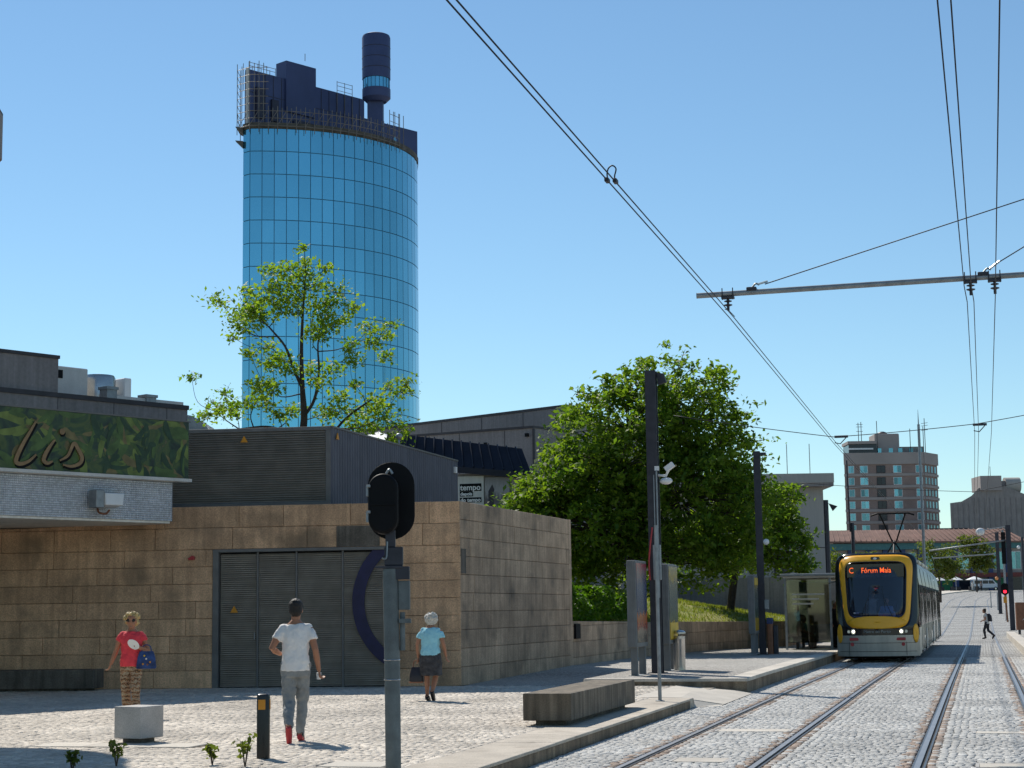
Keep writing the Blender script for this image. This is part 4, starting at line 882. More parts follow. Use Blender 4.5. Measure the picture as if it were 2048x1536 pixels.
# small weeds at the lower edge of the picture
def weed(x, y, h, label, n=9):
    w = thing('small_shrub', label, 'plant', (x, y, 0)); st = MB(); P = []
    for k in range(6):
        a = random.uniform(0, 6.28); tip = Vector((math.cos(a)*h*.22, math.sin(a)*h*.22, h*random.uniform(.75, 1))); st.tube([(0, 0, -.02), tip*.5+Vector((0, 0, h*.08)), tip], [.006, .005, .003], 5)
        for q in range(n): P.append(tip*random.uniform(.55, 1.05)+Vector((random.gauss(0, h*.1), random.gauss(0, h*.1), random.gauss(0, h*.1))))
    V, F = leaves(np.array(P), .055, .1); bigmesh('leaves', V, F, 'leafF', w); st.build('stem', 'bark', w)
weed(-9.09, 17.48, .26, 'small dark shrub just below the granite cube'); weed(-9.19, 16.71, .22, 'low shrub in the shade at the bottom left'); weed(-8.07, 17.7, .2, 'small weed left of the bollard foot'); weed(-7.63, 17.56, .3, 'yellowish weed directly beside the bollard')

# ------------------------------------------------------------------ street furniture on the plaza
be = thing('concrete_bench', 'long weathered concrete bench block near the kerb', 'bench', (-5.9, 26.3, 0))
MB().box(-.345, .345, -2.33, 2.33, .075, .45).build('seat_block', 'benchtop', be, bevel=.012, seg=2); MB().box(-.22, .22, -2.1, 2.1, -.02, .074).build('plinth', 'darkstone', be)
b2 = thing('stone_bench', 'dark low stone bench against the wall at the far left', 'bench', (-20.0, 34.95, 0), WA); MB().box(-1.6, 1.3, -.35, .3, .05, .46).build('seat_block', 'darkstone', b2, bevel=.015); MB().box(-1.4, 1.1, -.22, .28, -.02, .049).build('plinth', 'darkstone', b2)
gc = thing('granite_cube', 'pale grey granite cube in front of the woman in red', 'bollard', (-10.48, 20.75, 0), R_(14.8-29)); MB().box(-.22, .22, -.22, .22, .06, .46).build('block', 'granite', gc, bevel=.012, seg=2); MB().box(-.14, .14, -.14, .14, -.02, .059).build('foot', 'darkstone', gc)
bo = thing('bollard', 'black steel bollard with an orange reflective band', 'bollard', (-7.84, 18.55, 0), YAW)
MB().loft([(0, 0, -.03, .072, .06), (0, 0, .68, .072, .06), (0, 0, .705, .066, .055), (0, 0, .715, .05, .04)], 24, pw=4).build('post', 'blackgl', bo, smooth=40); MB().box(-.05, .03, -.066, -.055, .54, .65).build('reflector', 'orange', bo); MB().box(.0731, .076, -.03, .03, .54, .65).build('reflector', 'orange', bo)

# tram signal seen from behind
sp = thing('tram_signal', 'black oval backed tram signal on a grey post seen from behind', 'signal', (-5.27, 15.5, 0), YAW)
MB().tube([(0, 0, -.05), (-.005, 0, 1.0), (-.018, 0, 2.0)], .072, 20).build('post', 'postp', sp, smooth=40)
MB().lathe([(.13, -.02), (.13, .02), (.09, .03)], (0, 0, 0), 16).build('base_flange', 'steel', sp)
br = MB(); br.box(-.155, .1, -.06, .06, 2.0, 2.03); br.box(.02, .16, -.05, .06, 1.9, 2.02); br.box(-.07, .1, -.05, .05, 2.031, 2.2); br.box(-.06, .03, -.04, .04, 2.2, 2.36); br.build('bracket', 'dksteel', sp, bevel=.006)
def stad(w, h, z0, n=14):
    r = w/2; pts = [(r*math.cos(math.pi*k/n), z0+h/2-r+r*math.sin(math.pi*k/n)) for k in range(n+1)]+[(-r*math.cos(math.pi*k/n), z0-h/2+r-r*math.sin(math.pi*k/n)) for k in range(n+1)]; return pts
def stad_prism(w, h, z0, y0, y1, dx=0):
    P = stad(w, h, z0); n = len(P); b = MB(); b.add([(x+dx, y0, z) for x, z in P]+[(x+dx, y1, z) for x, z in P], [tuple(range(n)), tuple(range(2*n-1, n-1, -1))]+[(i, n+i, n+(i+1) % n, (i+1) % n) for i in range(n)]); return b
stad_prism(.44, .73, 2.64, .12, .145, -.015).build('backboard', 'black', sp, bevel=.006, recalc=True)
stad_prism(.275, .56, 2.6, -.13, .12, -.075).build('lamp_housing', 'black', sp, bevel=.03, seg=3, smooth=40, recalc=True)
MB().box(-.2, .05, -.145, -.131, 2.585, 2.6).build('module_seam', 'black', sp)
for zc in (2.74, 2.5): lt = MB(); lt.box(-.235, -.205, -.1, -.06, zc-.07, zc+.03); lt.box(-.225, -.19, -.15, -.09, zc+.01, zc+.035); lt.build('latch', 'steel', sp, bevel=.004)
MB().tube([(-.05, -.05, 2.88), (-.02, -.05, 2.92), (.01, -.05, 2.88)], .012, 6, smooth=4).build('lifting_eye', 'steel', sp); MB().tube([(-.04, -.07, 2.25), (-.045, -.08, 2.12), (-.06, -.09, 2.09), (-.09, -.09, 2.1)], .008, 6, smooth=4).build('cable', 'steel', sp)
jb = MB(); jb.box(.055, .16, -.03, .09, 1.62, 1.89); jb.build('junction_box', 'postp', sp, bevel=.006); cl_ = MB(); cl_.tube([(.09, 0, 1.25), (.09, 0, 1.6)], .025, 8); cl_.box(.06, .17, -.05, .05, 1.5, 1.54); cl_.build('conduit', 'postp', sp)
MB().lathe([(.075, 0), (.078, .004), (.075, .01)], (-.008, 0, 1.16), 20).build('clamp_band', 'stain', sp); MB().lathe([(.075, 0), (.078, .004), (.075, .01)], (-.008, 0, .98), 20).build('clamp_band', 'stain', sp)
# slim post by the kerb
th = thing('slim_post', 'slim grey steel post standing at the kerb end', 'post', (-5.47, 30.45, 0)); MB().tube([(0, 0, -.03), (0, 0, 3.05)], .032, 12).build('tube', 'steel', th, smooth=40); MB().lathe([(.08, 0), (.08, .015), (.05, .02)], (0, 0, 0), 16).build('base_plate', 'steel', th)

# advertising panels, bin, poles on the platform
def ad_panel(label, x, y, pm, extra=None, ln=1.3, h0=.62, h1=2.5):
    a = thing('advert_panel', label, 'advert panel', (x, y, PZ-.01), 0, 'advertising panels on the platform')
    c = MB(); c.box(-.1, .1, 0, ln, h0, h1); c.build('cabinet', 'pgrey', a, bevel=.015); 
    for q in (-.104, -.02, .03): MB().box(q, q+.03, -.012, -.001, h0+.02, h1-.02).build('end_fin', 'pgrey', a)
    for yy in (.12, ln-.26): MB().box(-.07, .07, yy, yy+.14, 0, h0-.001).build('leg', 'pgrey', a)
    MB().box(.1001, .108, .06, ln-.06, h0+.1, h1-.06).build('poster', pm, a); MB().box(-.12, .12, .05, ln-.05, .0, .012).build('base_plate', 'steel', a)
    return a
ad_panel('grey advert panel with the dark blue and orange poster', -7.4, 38.0, 'posterA', h1=2.52)
p2 = ad_panel('advert panel with yellow bottomed green poster beside the bin', -7.2, 41.0, 'posterB', h1=2.5)
MB().box(.109, .113, .1, 1.2, .75, 1.12).build('poster_band', 'yellow', p2)
p3 = ad_panel('narrow information panel with a yellow header by the shelter', -7.0, 55.6, 'posterB', ln=1.0, h1=2.45); MB().box(.109, .114, .08, .92, 2.15, 2.38).build('poster_band', 'yellow', p3)
bi = thing('litter_bin', 'cylindrical stainless litter bin with a shiny lid', 'bin', (-6.98, 41.6, PZ-.01)); MB().lathe([(.14, 0), (.14, .78), (.145, .79)], n=24).build('body', 'stain', bi, smooth=40); MB().lathe([(.16, .86), (.16, .89), (.12, .93), (.02, .95)], n=24).build('lid', 'stain', bi, smooth=40); MB().lathe([(.02, .7), (.02, .9)]).build('stem', 'steel', bi); MB().lathe([(.147, .74), (.15, .8), (.1, .81)], n=24).build('rim', 'stain', bi, smooth=40)
def hpole(name, label, x, y, h, w, z=None, group='dark steel line poles'):
    p = thing(name, label, 'pole', (x, y, (zg(y)+PZ-.01) if z is None else z), 0, group)
    b = MB(); b.box(-w/2, w/2, -w*.45, -w*.36, 0, h); b.box(-w/2, w/2, w*.36, w*.45, 0, h); b.box(-w*.07, w*.07, -w*.359, w*.359, 0, h-.002); b.build('column', 'dksteel', p)
    MB().box(-w*.8, w*.8, -w*.75, w*.75, -.005, .02).build('base_plate', 'dksteel', p); MB().box(-w/2-.01, w/2+.01, -w*.46, w*.46, h*.76, h*.76+.015).build('splice', 'dksteel', p)
    return p
p = hpole('line_pole', 'tall dark steel pole with a white camera, nearest on the platform', -7.17, 39.75, 6.93, .25, PZ-.01)
ch = MB(); ch.tube([(.1, -.15, 1.7), (.1, -.15, 4.6)], .02, 8); ch.tube([(.04, -.15, 1.3), (.04, -.15, 4.5)], .016, 8); ch.build('conduit', 'steel', p); MB().box(-.02, .16, -.2, -.115, 2.1, 2.9).build('cabinet', 'steel', p, bevel=.01)
MB().tube([(-.02, -.17, 3.3), (-.07, -.2, 2.9), (-.11, -.2, 2.5), (-.1, -.18, 2.1)], .02, 6, smooth=4).build('red_cable', 'red', p)
cm = MB(); cm.tube([(.12, 0, 4.5), (.3, -.02, 4.48), (.36, -.02, 4.6)], .03, 8); cm.box(.28, .5, -.12, .04, 4.62, 4.74, T=Matrix.Translation((.39, 0, 4.68)) @ Matrix.Rotation(R_(-35), 4, 'Y') @ Matrix.Translation((-.39, 0, -4.68))); cm.ell((.3, -.02, 4.36), (.15, .13, .08)); cm.build('camera', 'white', p, smooth=35); MB().box(.06, .16, -.15, -.11, 4.6, 4.7).build('plate', 'white', p)
MB().add([(.13, 0, 6.9), (.3, 0, 6.85), (.36, 0, 6.65), (.16, 0, 6.6), (.13, .1, 6.9), (.3, .1, 6.85), (.36, .1, 6.65), (.16, .1, 6.6)], [(0, 1, 2, 3), (7, 6, 5, 4), (0, 4, 5, 1), (1, 5, 6, 2), (2, 6, 7, 3), (3, 7, 4, 0)]).build('top_lamp', 'dksteel', p)
p = hpole('line_pole', 'second dark steel pole, beside the narrow information panel', -6.85, 57.0, 6.55, .21); MB().ell((.22, -.05, 3.6), (.1, .1, .1)).build('globe_camera', 'white', p, smooth=True); MB().tube([(.1, -.03, 3.66), (.22, -.05, 3.68)], .02, 6).build('camera_arm', 'steel', p); MB().box(.11, .3, -.1, .05, 6.42, 6.5).build('top_lamp', 'dksteel', p); MB().box(.11, .24, -.15, .0, 1.45, 1.75).build('control_box', 'steel', p, bevel=.01)
va = thing('ticket_validator', 'slim ticket validator post with a blue top before the shelter', 'validator', (-6.6, 57.0, PZ-.05)); MB().loft([(0, 0, 0, .1, .09), (0, 0, .9, .1, .09), (0, -.02, 1.05, .09, .07)], 20, pw=4).build('body', 'leather', va, smooth=40); MB().box(-.1, .1, -.11, .06, .95, 1.15).build('reader', 'shopblue', va, bevel=.02); MB().box(.11, .25, -.08, .08, 0, .9).build('cabinet', 'dksteel', va, bevel=.01)

# ------------------------------------------------------------------ overhead line
def wire(label, P, r=.011, cat='wire', name='overhead_wire', n=6):
    b = MB().tube(P, r, n); return tag(b.build(name, 'wire', smooth=True), label, cat, 'wires over the tracks')
def sag(a, b, s, n=10):
    a, b = Vector(a), Vector(b); return [a.lerp(b, k/n)-Vector((0, 0, 4*s*(k/n)*(1-k/n))) for k in range(n+1)]
YB = 24.5
w1 = [(-3.30, 2, 5.72), (-3.3, YB-.8, 5.76), (-3.3, YB+.5, 5.76), (-3.24, 43, 5.5), (-3.26, 80, 5.5), (-3.26, 150, 6.2)]
wire('left of the twin tram wires crossing the sky diagonally', [(x-.032, y, z) for x, y, z in w1], .0068)
wire('right of the twin tram wires crossing the sky diagonally', [(x+.032, y, z) for x, y, z in w1], .0068)
w2 = [(-.12, 2, 5.75), (.02, YB-1, 5.76), (.05, YB+.3, 5.76), (.08, 43, 5.62), (-.06, 80, 5.6), (0, 150, 6.2)]
wire('left one of the paired steep wires at upper right', [(x-.045, y, z) for x, y, z in w2], .0068)
wire('right one of the paired steep wires at upper right', [(x+.045, y, z) for x, y, z in w2], .0068)
wire('single steep wire nearest the right edge of the sky', [(.27, 2, 5.78), (.38, YB, 5.77), (.42, 43, 5.64), (.36, 80, 5.6), (.4, 150, 6.2)], .0068)
lp = thing('wire_jumper_loop', 'small black cable loop standing on the diagonal wires', 'cable loop', (-3.3, 16.4, 5.75))
MB().tube([(-.03, 0, 0), (-.045, .02, .07), (-.03, .02, .13), (.01, .02, .155), (.045, .02, .12), (.03, .02, .05), (.035, 0, -.01)], .0075, 6, smooth=5).build('loop', 'wire', lp, smooth=True)
for x, y in ((-.035, -.03), (.035, .03)): MB().box(x-.02, x+.02, y-.05, y+.05, -.022, .02).build('clamp', 'dksteel', lp, bevel=.005)
bm = thing('cantilever_beam', 'horizontal grey steel tube carrying the wires over the tracks', 'beam', (0, YB, 0))
MB().tube([(-3.72, 0, 6.02), (4.2, 0, 6.06)], .04, 16).build('tube', 'steel', bm, smooth=40); MB().tube([(-3.725, 0, 6.02), (-3.72, 0, 6.02)], .043, 16).build('end_cap', 'steel', bm)
def insul(x, z, label_):
    i = MB(); i.lathe([(.02, -.0), (.02, -.05), (.055, -.06), (.055, -.07), (.018, -.08), (.018, -.105), (.06, -.115), (.06, -.125), (.02, -.14), (.02, -.2)], (x, 0, z), 12); i.build('insulator', 'dksteel', bm, smooth=35)
    MB().box(x-.09, x+.09, -.05, .05, z-.03, z+.0).build('clamp', 'dksteel', bm); 
    for q in (-.075, .075): MB().tube([(x+q, -.045, z-.05), (x+q, -.045, z+.12)], .008, 5).build('u_bolt', 'dksteel', bm)
insul(-3.28, 5.98, ''); insul(.06, 6.0, ''); insul(.38, 6.0, '')
for x, q in ((-3.28, -.05), (-3.28, .1)): MB().tube([(x, 0, 5.79), (x+q*.3, .55*q*8, 5.765)], .006, 5).build('hanger', 'wire', bm)
for x, z in ((-2.93, 6.065), (.24, 6.08)):
    MB().box(x-.08, x+.06, -.05, .05, z-.02, z+.03).build('stay_clamp', 'dksteel', bm, bevel=.006); MB().tube([(x, 0, z+.03), (x+.05, 0, z+.08), (x+.1, 0, z+.06)], .014, 6, smooth=3).build('shackle', 'steel', bm); MB().tube([(x+.08, 0, z+.07), (x+.22, 0, z+.105 if x < 0 else z+.17)], .016, 6).build('turnbuckle', 'stain', bm)
wire('long thin stay wire rising right from the beam end', [(-2.75, YB, 6.13), (4.2, YB, 8.0)], .008, 'wire', 'stay_wire'); wire('short stay wire rising right near the paired wires', [(.42, YB, 6.22), (4.2, YB, 8.35)], .008, 'wire', 'stay_wire')
mp = hpole('line_pole', 'dark mast at the far right carrying the horizontal beam', 4.4, YB, 8.9, .25, -.05)
def span(label, y, P, r=.009): wire(label, P, r, 'wire', 'span_wire')
span('cross wire hanging over the street above the tram', 42.4, sag((-7.1, 42.4, 6.3), (-3.24, 42.4, 5.62), .02)+sag((-3.2, 42.4, 5.62), (.1, 42.4, 5.8), .02)+sag((.1, 42.4, 5.8), (6, 42.4, 6.75), .03), .009)
span('second thinner cross wire lower over the street', 72, sag((-6.9, 72, 6.6), (-.1, 72, 6.02), .05)+sag((-.1, 72, 6.02), (6, 72, 7.2), .05), .01)
for k, (x, y, z) in enumerate(((-3.1, 42.4, 5.62), (.12, 42.4, 5.78))):
    c = thing('span_clamp', ('left' if k == 0 else 'right')+' pull-off clamp where wires meet the cross wire', 'clamp', (x, y, z)); MB().tube([(-.12, 0, 0), (.2, 0, .0)], .03, 6).build('bar', 'dksteel', c); MB().tube([(.18, 0, -.0), (.02, -.1, -.18), (-.1, -.2, -.16)], .012, 6).build('arm', 'dksteel', c)

# ------------------------------------------------------------------ far end of the street
pb = thing('pale_pavilion', 'pale flat roofed building with overhanging slab behind the smaller tree', 'building', (-8.7, 104.2, 0), YAW)
MB().box(-2.1, 0, 0, 9, 0, 8.55).build('wall', 'pale', pb); MB().box(-14, -2.4, .5, 9, 0, 8.55).build('wall', 'pale', pb); MB().box(-2.4, -2.1, .6, 9, 0, 8.55).build('recess_wall', 'conc', pb)
MB().box(-15, .5, -.8, 9.5, 8.551, 8.75).build('roof_soffit', 'conc2', pb); MB().box(-15, .52, -.85, 9.5, 8.751, 9.3).build('roof_slab', 'pale', pb)
for x0, z0 in ((-2.95, 6.4), (-4.6, 6.4), (-2.95, 3.4)): w = MB().box(x0, x0+.55, .47, .52, z0, z0+1.3).build('window', 'conctrim', pb); MB().box(x0+.06, x0+.49, .455, .469, z0+.06, z0+1.24).build('pane', 'dkglass', w)
for x in (-1.9, -.55): MB().tube([(x, 1, 9.3), (x, 1, 11.2)], .025, 5).build('aerial', 'steel', pb)
MB().tube([(-2.1, -.03, 5.0), (0, -.03, 5.0)], .02, 5).build('cable', 'dksteel', pb)
apt = thing('apartment_block', 'tall brick and concrete apartment block with antennas beyond the tram', 'building', (0, 0, 0), YAW)
AX0, AX1, AXR, AD = 79.6, 98.6, 103.6, 420
MB().prism([(AX0, AD), (AX1, AD), (AXR, AD+7), (AXR, AD+22), (AX0+4.8, AD+22)], 0, 36.2).build('body', 'brick', apt, recalc=True)
foot = [(AX0, AD), (AX1, AD), (AXR, AD+7)]
def band(z0, z1, m, off=.25, nm='concrete_band'):
    b = MB()
    b.box(AX0-.1, AX1+.1, AD-off, AD+.1, z0, z1); 
    dv = Vector((AXR-AX1, 7, 0)); T_ = Matrix.Translation((AX1, AD, 0)) @ Matrix.Rotation(math.atan2(dv.y, dv.x), 4, 'Z'); b.box(.1, dv.length+.1, -off, .1, z0, z1, T=T_); b.build(nm, m, apt)
band(35.2, 38.0, 'aptconc', .3, 'parapet'); MB().prism([(AX0+.1, AD+.1), (AX1, AD+.1), (AXR-.1, AD+7), (AXR-.1, AD+21.9), (AX0+4.8, AD+21.9)], 36.2, 37.9).build('roof', 'aptconc', apt, recalc=True)
floors = [35.2-2.85*k for k in range(1, 8)]
for k, z in enumerate(floors): band(z-.0, z+.62, 'aptconc')
dv = Vector((AXR-AX1, 7, 0)); T_ = Matrix.Translation((AX1, AD, 0)) @ Matrix.Rotation(math.atan2(dv.y, dv.x), 4, 'Z')
for k, z in enumerate(floors):
    for x, wd, m_ in ((80.6, 1.2, 'aptglass'), (83.4, 1.7, 'aptglass'), (87.4, 1.9, 'dkglass'), (91.4, 1.8, 'aptglass'), (96.8, 1.4, 'aptglass')):
        w = MB().box(x-.12, x+wd+.12, AD-.12, AD+.02, z+.72, z+2.55).build('window', 'white' if m_ == 'aptglass' else 'conctrim', apt); MB().box(x, x+wd*.48, AD-.16, AD-.121, z+.84, z+2.45).build('pane', m_, w); MB().box(x+wd*.52, x+wd, AD-.16, AD-.121, z+.84, z+2.45).build('pane', m_, w)
    for x in (.6, 2.5, 4.4, 6.4): w = MB().box(x, x+1.1, -.1, .02, z+.8, z+2.5, T=T_).build('window', 'aptconc', apt); MB().box(x+.12, x+.98, -.13, -.101, z+.9, z+2.4, T=T_).build('pane', 'aptglass', w)
MB().box(81.2, 88, AD+2, AD+9, 37.9, 40.3).build('penthouse', 'dkglass', apt); MB().box(80.9, 87.9, AD+1.3, AD+9.2, 40.3, 41.0).build('penthouse_roof', 'aptconc', apt); MB().box(81, 87, AD+1.2, AD+1.29, 38.9, 39.3).build('rail', 'white', apt)
MB().box(88.0, 94, AD+4, AD+11, 37.9, 43).build('lift_house', 'aptconc', apt, bevel=.3, seg=3); MB().ell((90.5, AD+7, 43), (1.3, 1.3, .8)).build('dome', 'dksteel', apt, smooth=True); MB().box(94.01, 100, AD+5, AD+12, 37.9, 39.8).build('upper_storey', 'conc2', apt)
for x in (88.5, 91.3, 93.6, 96.2, 98.5): MB().box(x, x+1.0, AD+3.9, AD+3.99, 38.2, 39.4).build('pane', 'aptglass', apt)
an = MB()
for x, h in ((83.9, 45.6), (84.6, 45.8), (88.4, 46), (100, 46.5), (99.6, 44.5), (96.4, 44)): an.tube([(x, AD+3, 38), (x, AD+3, h)], .09, 5)
for z in (43.5, 44.6, 45.2): an.tube([(99.2, AD+3, z), (100.8, AD+3, z+.2)], .05, 4); an.tube([(83.4, AD+3, z), (85, AD+3, z)], .05, 4)
an.build('antenna', 'dksteel', apt)
gh = thing('grey_theatre', 'big grey sheet clad building with curved roofline at the right edge', 'building', (0, 0, 0), YAW)
P = [(94.9, 0), (94.9, 23.4), (97.4, 23.7), (99.6, 24.9), (101.3, 26.6), (107, 26.9), (112, 24.8), (135, 23), (135, 0)]
b = MB(); n = len(P); b.add([(x, 381, z) for x, z in P]+[(x*1.076, 410, z) for x, z in P], [tuple(range(n)), tuple(range(2*n-1, n-1, -1))]+[(i, n+i, n+(i+1) % n, (i+1) % n) for i in range(n)]); b.build('hall', 'conc2', gh, recalc=True)
x = 95.4
while x < 114: MB().box(x, x+.12, 380.9, 380.99, 6, 23.2 if x < 99 or x > 112 else 24.4).build('cladding_rib', 'conc', gh); x += 1.15
MB().box(101.6, 106.2, 380.5, 388, 26, 29.2).build('stair_tower', 'aptconc', gh); MB().tube([(107.7, 384, 27.3), (111, 384, 27.3)], 1.7, 20).build('barrel_roof', 'pale', gh, smooth=40); MB().box(106.21, 107.7, 382.8, 386, 25.5, 28.2).build('link', 'conc', gh); MB().tube([(104.5, 383, 29.2), (104.5, 383, 31.4)], .06, 5).build('aerial', 'dksteel', gh)
lo = thing('tiled_roof_building', 'low long building with a clay tiled roof and blue columns', 'building', (0, 0, 0), YAW)
MB().box(60.6, 96, 334, 346, 0, 14.0).build('wall', 'aptconc', lo)
b = MB(); b.add([(57.8, 332, 13.7), (97, 332, 13.3), (95, 340, 15.9), (59, 340, 16.1), (57.8, 348, 13.7), (97, 348, 13.3), (57.8, 332, 13.4), (97, 332, 13.0)], [(0, 1, 2, 3), (3, 2, 5, 4), (6, 7, 1, 0), (0, 3, 4), (1, 5, 2)]); b.build('roof', 'rooftile', lo)
for x in np.arange(58.5, 96.5, 1.0): MB().tube([(x, 332.05, 13.78), (59.6+(x-58.5)*.945, 340, 16.05)], .09, 4).build('tile_ridge', 'rooftile', lo)
MB().box(58.6, 96, 332.6, 333.99, 12.0, 13.2).build('fascia', 'teal2', lo); MB().box(58.6, 96, 332.8, 333.99, 6.6, 7.4).build('string_course', 'redshade', lo)
for k, x in enumerate(np.arange(60, 95, 3.3)):
    MB().box(x, x+.9, 333.2, 333.99, 3, 11.99).build('column', 'shopblue', lo); w = MB().box(x+1.1, x+3.1, 333.85, 333.99, 8.0, 11.4).build('window', 'white', lo); MB().box(x+1.2, x+2.05, 333.8, 333.849, 8.1, 11.3).build('pane', 'aptglass', w); MB().box(x+2.15, x+3.0, 333.8, 333.849, 8.1, 11.3).build('pane', 'aptglass', w); MB().box(x+1.1, x+3.1, 333.8, 333.99, 4.2, 6.4).build('shop_front', 'dkglass' if k % 3 else 'shopgreen', lo)
gl = thing('link_building', 'plain grey low block between the apartment block and the theatre', 'building', (0, 0, 0), YAW); MB().box(88, 96, 372, 380, 0, 17.3).build('wall', 'conc', gl); MB().box(87.9, 96.1, 371.9, 372.2, 17.3, 17.6).build('coping', 'conctrim', gl)
def lat(l, d): return (cx.x*l+fh.x*d, cx.y*l+fh.y*d)
def ftree(label, l, d, z, lobes, nt, per=24, leaf=.22, th=2.5):
    x, y = lat(l, d); tree('street_tree', label, (x, y, z), YAW, lobes, nt, per, leaf, 'leafF', th, .13, .45, group='street trees at the far end', shell=.3)
ftree('loose street tree right behind the tram roof', 48.2, 200, 2.1, [(0, 0, 4.6, 2.1, 2, 1.8), (1.2, 0, 3.4, 1.6, 1.6, 1.2), (-1.2, 0, 5.8, 1.1, 1.2, 1.0)], 170)
ftree('rounded street tree in front of the green shop', 78.6, 300, 3.4, [(0, 0, 6.6, 3.0, 2.8, 2.4), (-.8, 0, 8.6, 2.2, 2, 1.3), (1.4, 0, 5.2, 2.2, 2, 1.5)], 260, leaf=.3, th=4)
ftree('small street tree left of the tram front', 21.8, 120, -.2, [(0, 0, 4.2, .9, .9, 1.1), (.3, 0, 3, .8, .8, .7)], 70, leaf=.17)
ftree('street tree beyond the roof of the tiled building front', 63.5, 318, 3.5, [(0, 0, 6, 2.2, 2, 1.8)], 90, leaf=.3, th=4)
# white van
vx, vy = lat(87.5, 328); van = thing('white_van', 'white minibus crossing at the far end of the street', 'van', (vx, vy, zg(339)-.14), YAW)
P = [(-2.5, .35), (-2.5, 1.9), (-2.3, 2.1), (.9, 2.1), (1.25, 2.0), (1.9, 1.3), (2.5, 1.1), (2.6, .7), (2.55, .35)]
b = MB(); n = len(P); b.add([(x, -.95, z) for x, z in P]+[(x, .95, z) for x, z in P], [tuple(range(n)), tuple(range(2*n-1, n-1, -1))]+[(i, n+i, n+(i+1) % n, (i+1) % n) for i in range(n)]); b.build('body', 'white', van, bevel=.06, seg=2, recalc=True)
for a, c in ((-2.2, -.75), (-.65, .35)): MB().box(a, c, -.965, -.951, 1.25, 1.85).build('window', 'dkglass', van)
MB().add([(.45, -.965, 1.25), (1.6, -.965, 1.25), (1.2, -.965, 1.85), (.45, -.965, 1.85)], [(0, 1, 2, 3)]).build('window', 'dkglass', van)
for x in (-1.6, 1.7): w = MB().tube([(x, -.98, .33), (x, -.75, .33)], .33, 18).build('wheel', 'black', van); MB().tube([(x, -.99, .33), (x, -.981, .33)], .18, 14).build('rim', 'stain', w)
MB().box(2.5, 2.62, -.8, -.5, .8, 1.0).build('headlight', 'stain', van); MB().box(-2.55, 2.6, -.97, -.951, .4, .5).build('side_trim', 'black', van)
# market parasols
for k, (l, d, s_) in enumerate(((76.6, 318, 1.3), (79.1, 316, 1.3), (81.9, 314, 1.6))):
    x, y = lat(l, d); u = thing('white_parasol', ['leftmost white market parasol by the tiled building', 'middle white market parasol by the tiled building', 'rightmost and largest white market parasol, left of the van'][k], 'parasol', (x, y, zg(325)-.02), YAW, 'market parasols')
    MB().lathe([(s_, 1.9), (s_*.98, 1.95), (s_*.5, 2.25), (.05, 2.5)], n=8).build('canopy', 'white', u); MB().tube([(0, 0, 0), (0, 0, 2.5)], .03, 6).build('pole', 'white', u); MB().lathe([(.3, 0), (.3, .08), (.05, .1)], n=10).build('base', 'dksteel', u)
    MB().box(-.9, .9, .2, .8, .0, .75).build('stall_table', 'dksteel', u)
# poles, masts and lights up the street
def pole(label, x, y, z0, z1, r, m='dksteel', extras=None, name='street_mast', cat='mast'):
    p = thing(name, label, cat, (x, y, z0)); MB().tube([(0, 0, 0), (0, 0, z1-z0)], [r*1.15, r], 8).build('shaft', m, p, smooth=40); MB().lathe([(r*2, 0), (r*2, .04), (r*1.2, .05)], n=10).build('base_plate', m, p); return p
p = pole('thin tapering lightning mast rising behind the tram', -2.82, 96, -.3, 11.2, .07, 'steel'); MB().tube([(0, 0, 11.4), (0, 0, 12.3)], [.04, .008], 6).build('tip', 'steel', p)
p = pole('dark pole with a small lamp right of the pale pavilion', -9.2, 111.4, -.3, 8.2, .2); MB().add([(.2, 0, 8.3), (.75, 0, 8.1), (.45, 0, 7.8), (.2, .15, 8.3), (.75, .15, 8.1), (.45, .15, 7.8)], [(0, 1, 2), (5, 4, 3), (0, 3, 4, 1), (1, 4, 5, 2), (2, 5, 3, 0)]).build('lamp', 'dksteel', p)
p = pole('dark slim pole standing before the apartment block', -7.6, 112.0, -.3, 6.75, .11); MB().tube([(-.15, 0, 6.5), (-.2, 0, 11)], .05, 6).build('aerial', 'dksteel', p)
p = hpole('line_pole', 'tall dark pole at the right kerb beside the sign box', 1.95, 122.5, 7.0, .33, zg(122)-.1); MB().tube([(-.1, 0, 6.0), (-5.2, 0, 5.4)], .05, 8).build('arm', 'steel', p, smooth=True)
MB().tube([(-.1, 0, 6.7), (-3.4, 0, 5.95)], .02, 5).build('stay', 'dksteel', p); MB().ell((-1.8, -.2, 6.6), (.3, .2, .25)).build('lamp', 'white', p, smooth=True); MB().tube([(-.1, 0, 6.9), (-1.7, -.2, 6.7)], .03, 6).build('lamp_arm', 'steel', p)
p = hpole('line_pole', 'dark pole further up behind the red signal', 1.7, 172, 7.6, .33, zg(172)-.15); MB().tube([(-.1, 0, 5.6), (-6, 0, 5.3)], .06, 8).build('arm', 'steel', p); MB().ell((-.2, -.25, 3.3), (.16, .12, .16)).build('orange_lamp', mat('amber_lamp', (.8, .3, .1), .4), p, smooth=True)
p = pole('thin grey post between the dark poles at right', 1.95, 150, zg(150)-.15, 7.6, .08, 'steel'); MB().box(-.15, .2, -.15, .15, 4.6, 7.2).build('signal_case', 'black', p)
p = pole('far dark pole at the right image edge', 4.4, 190, zg(190), 8.4, .13); MB().ell((-.4, 0, 6.2), (.18, .18, .18)).build('lamp', 'white', p, smooth=True)
rs_ = thing('red_signal', 'tram signal showing red beside the right hand poles', 'signal', (1.85, 145.3, zg(145)-.15)); MB().tube([(.1, 0, 0), (0, 0, 2.2)], .07, 8).build('post', 'leather', rs_); b = stad_prism(.62, .95, 2.6, -.1, 0); b.build('backboard', 'black', rs_, recalc=True)
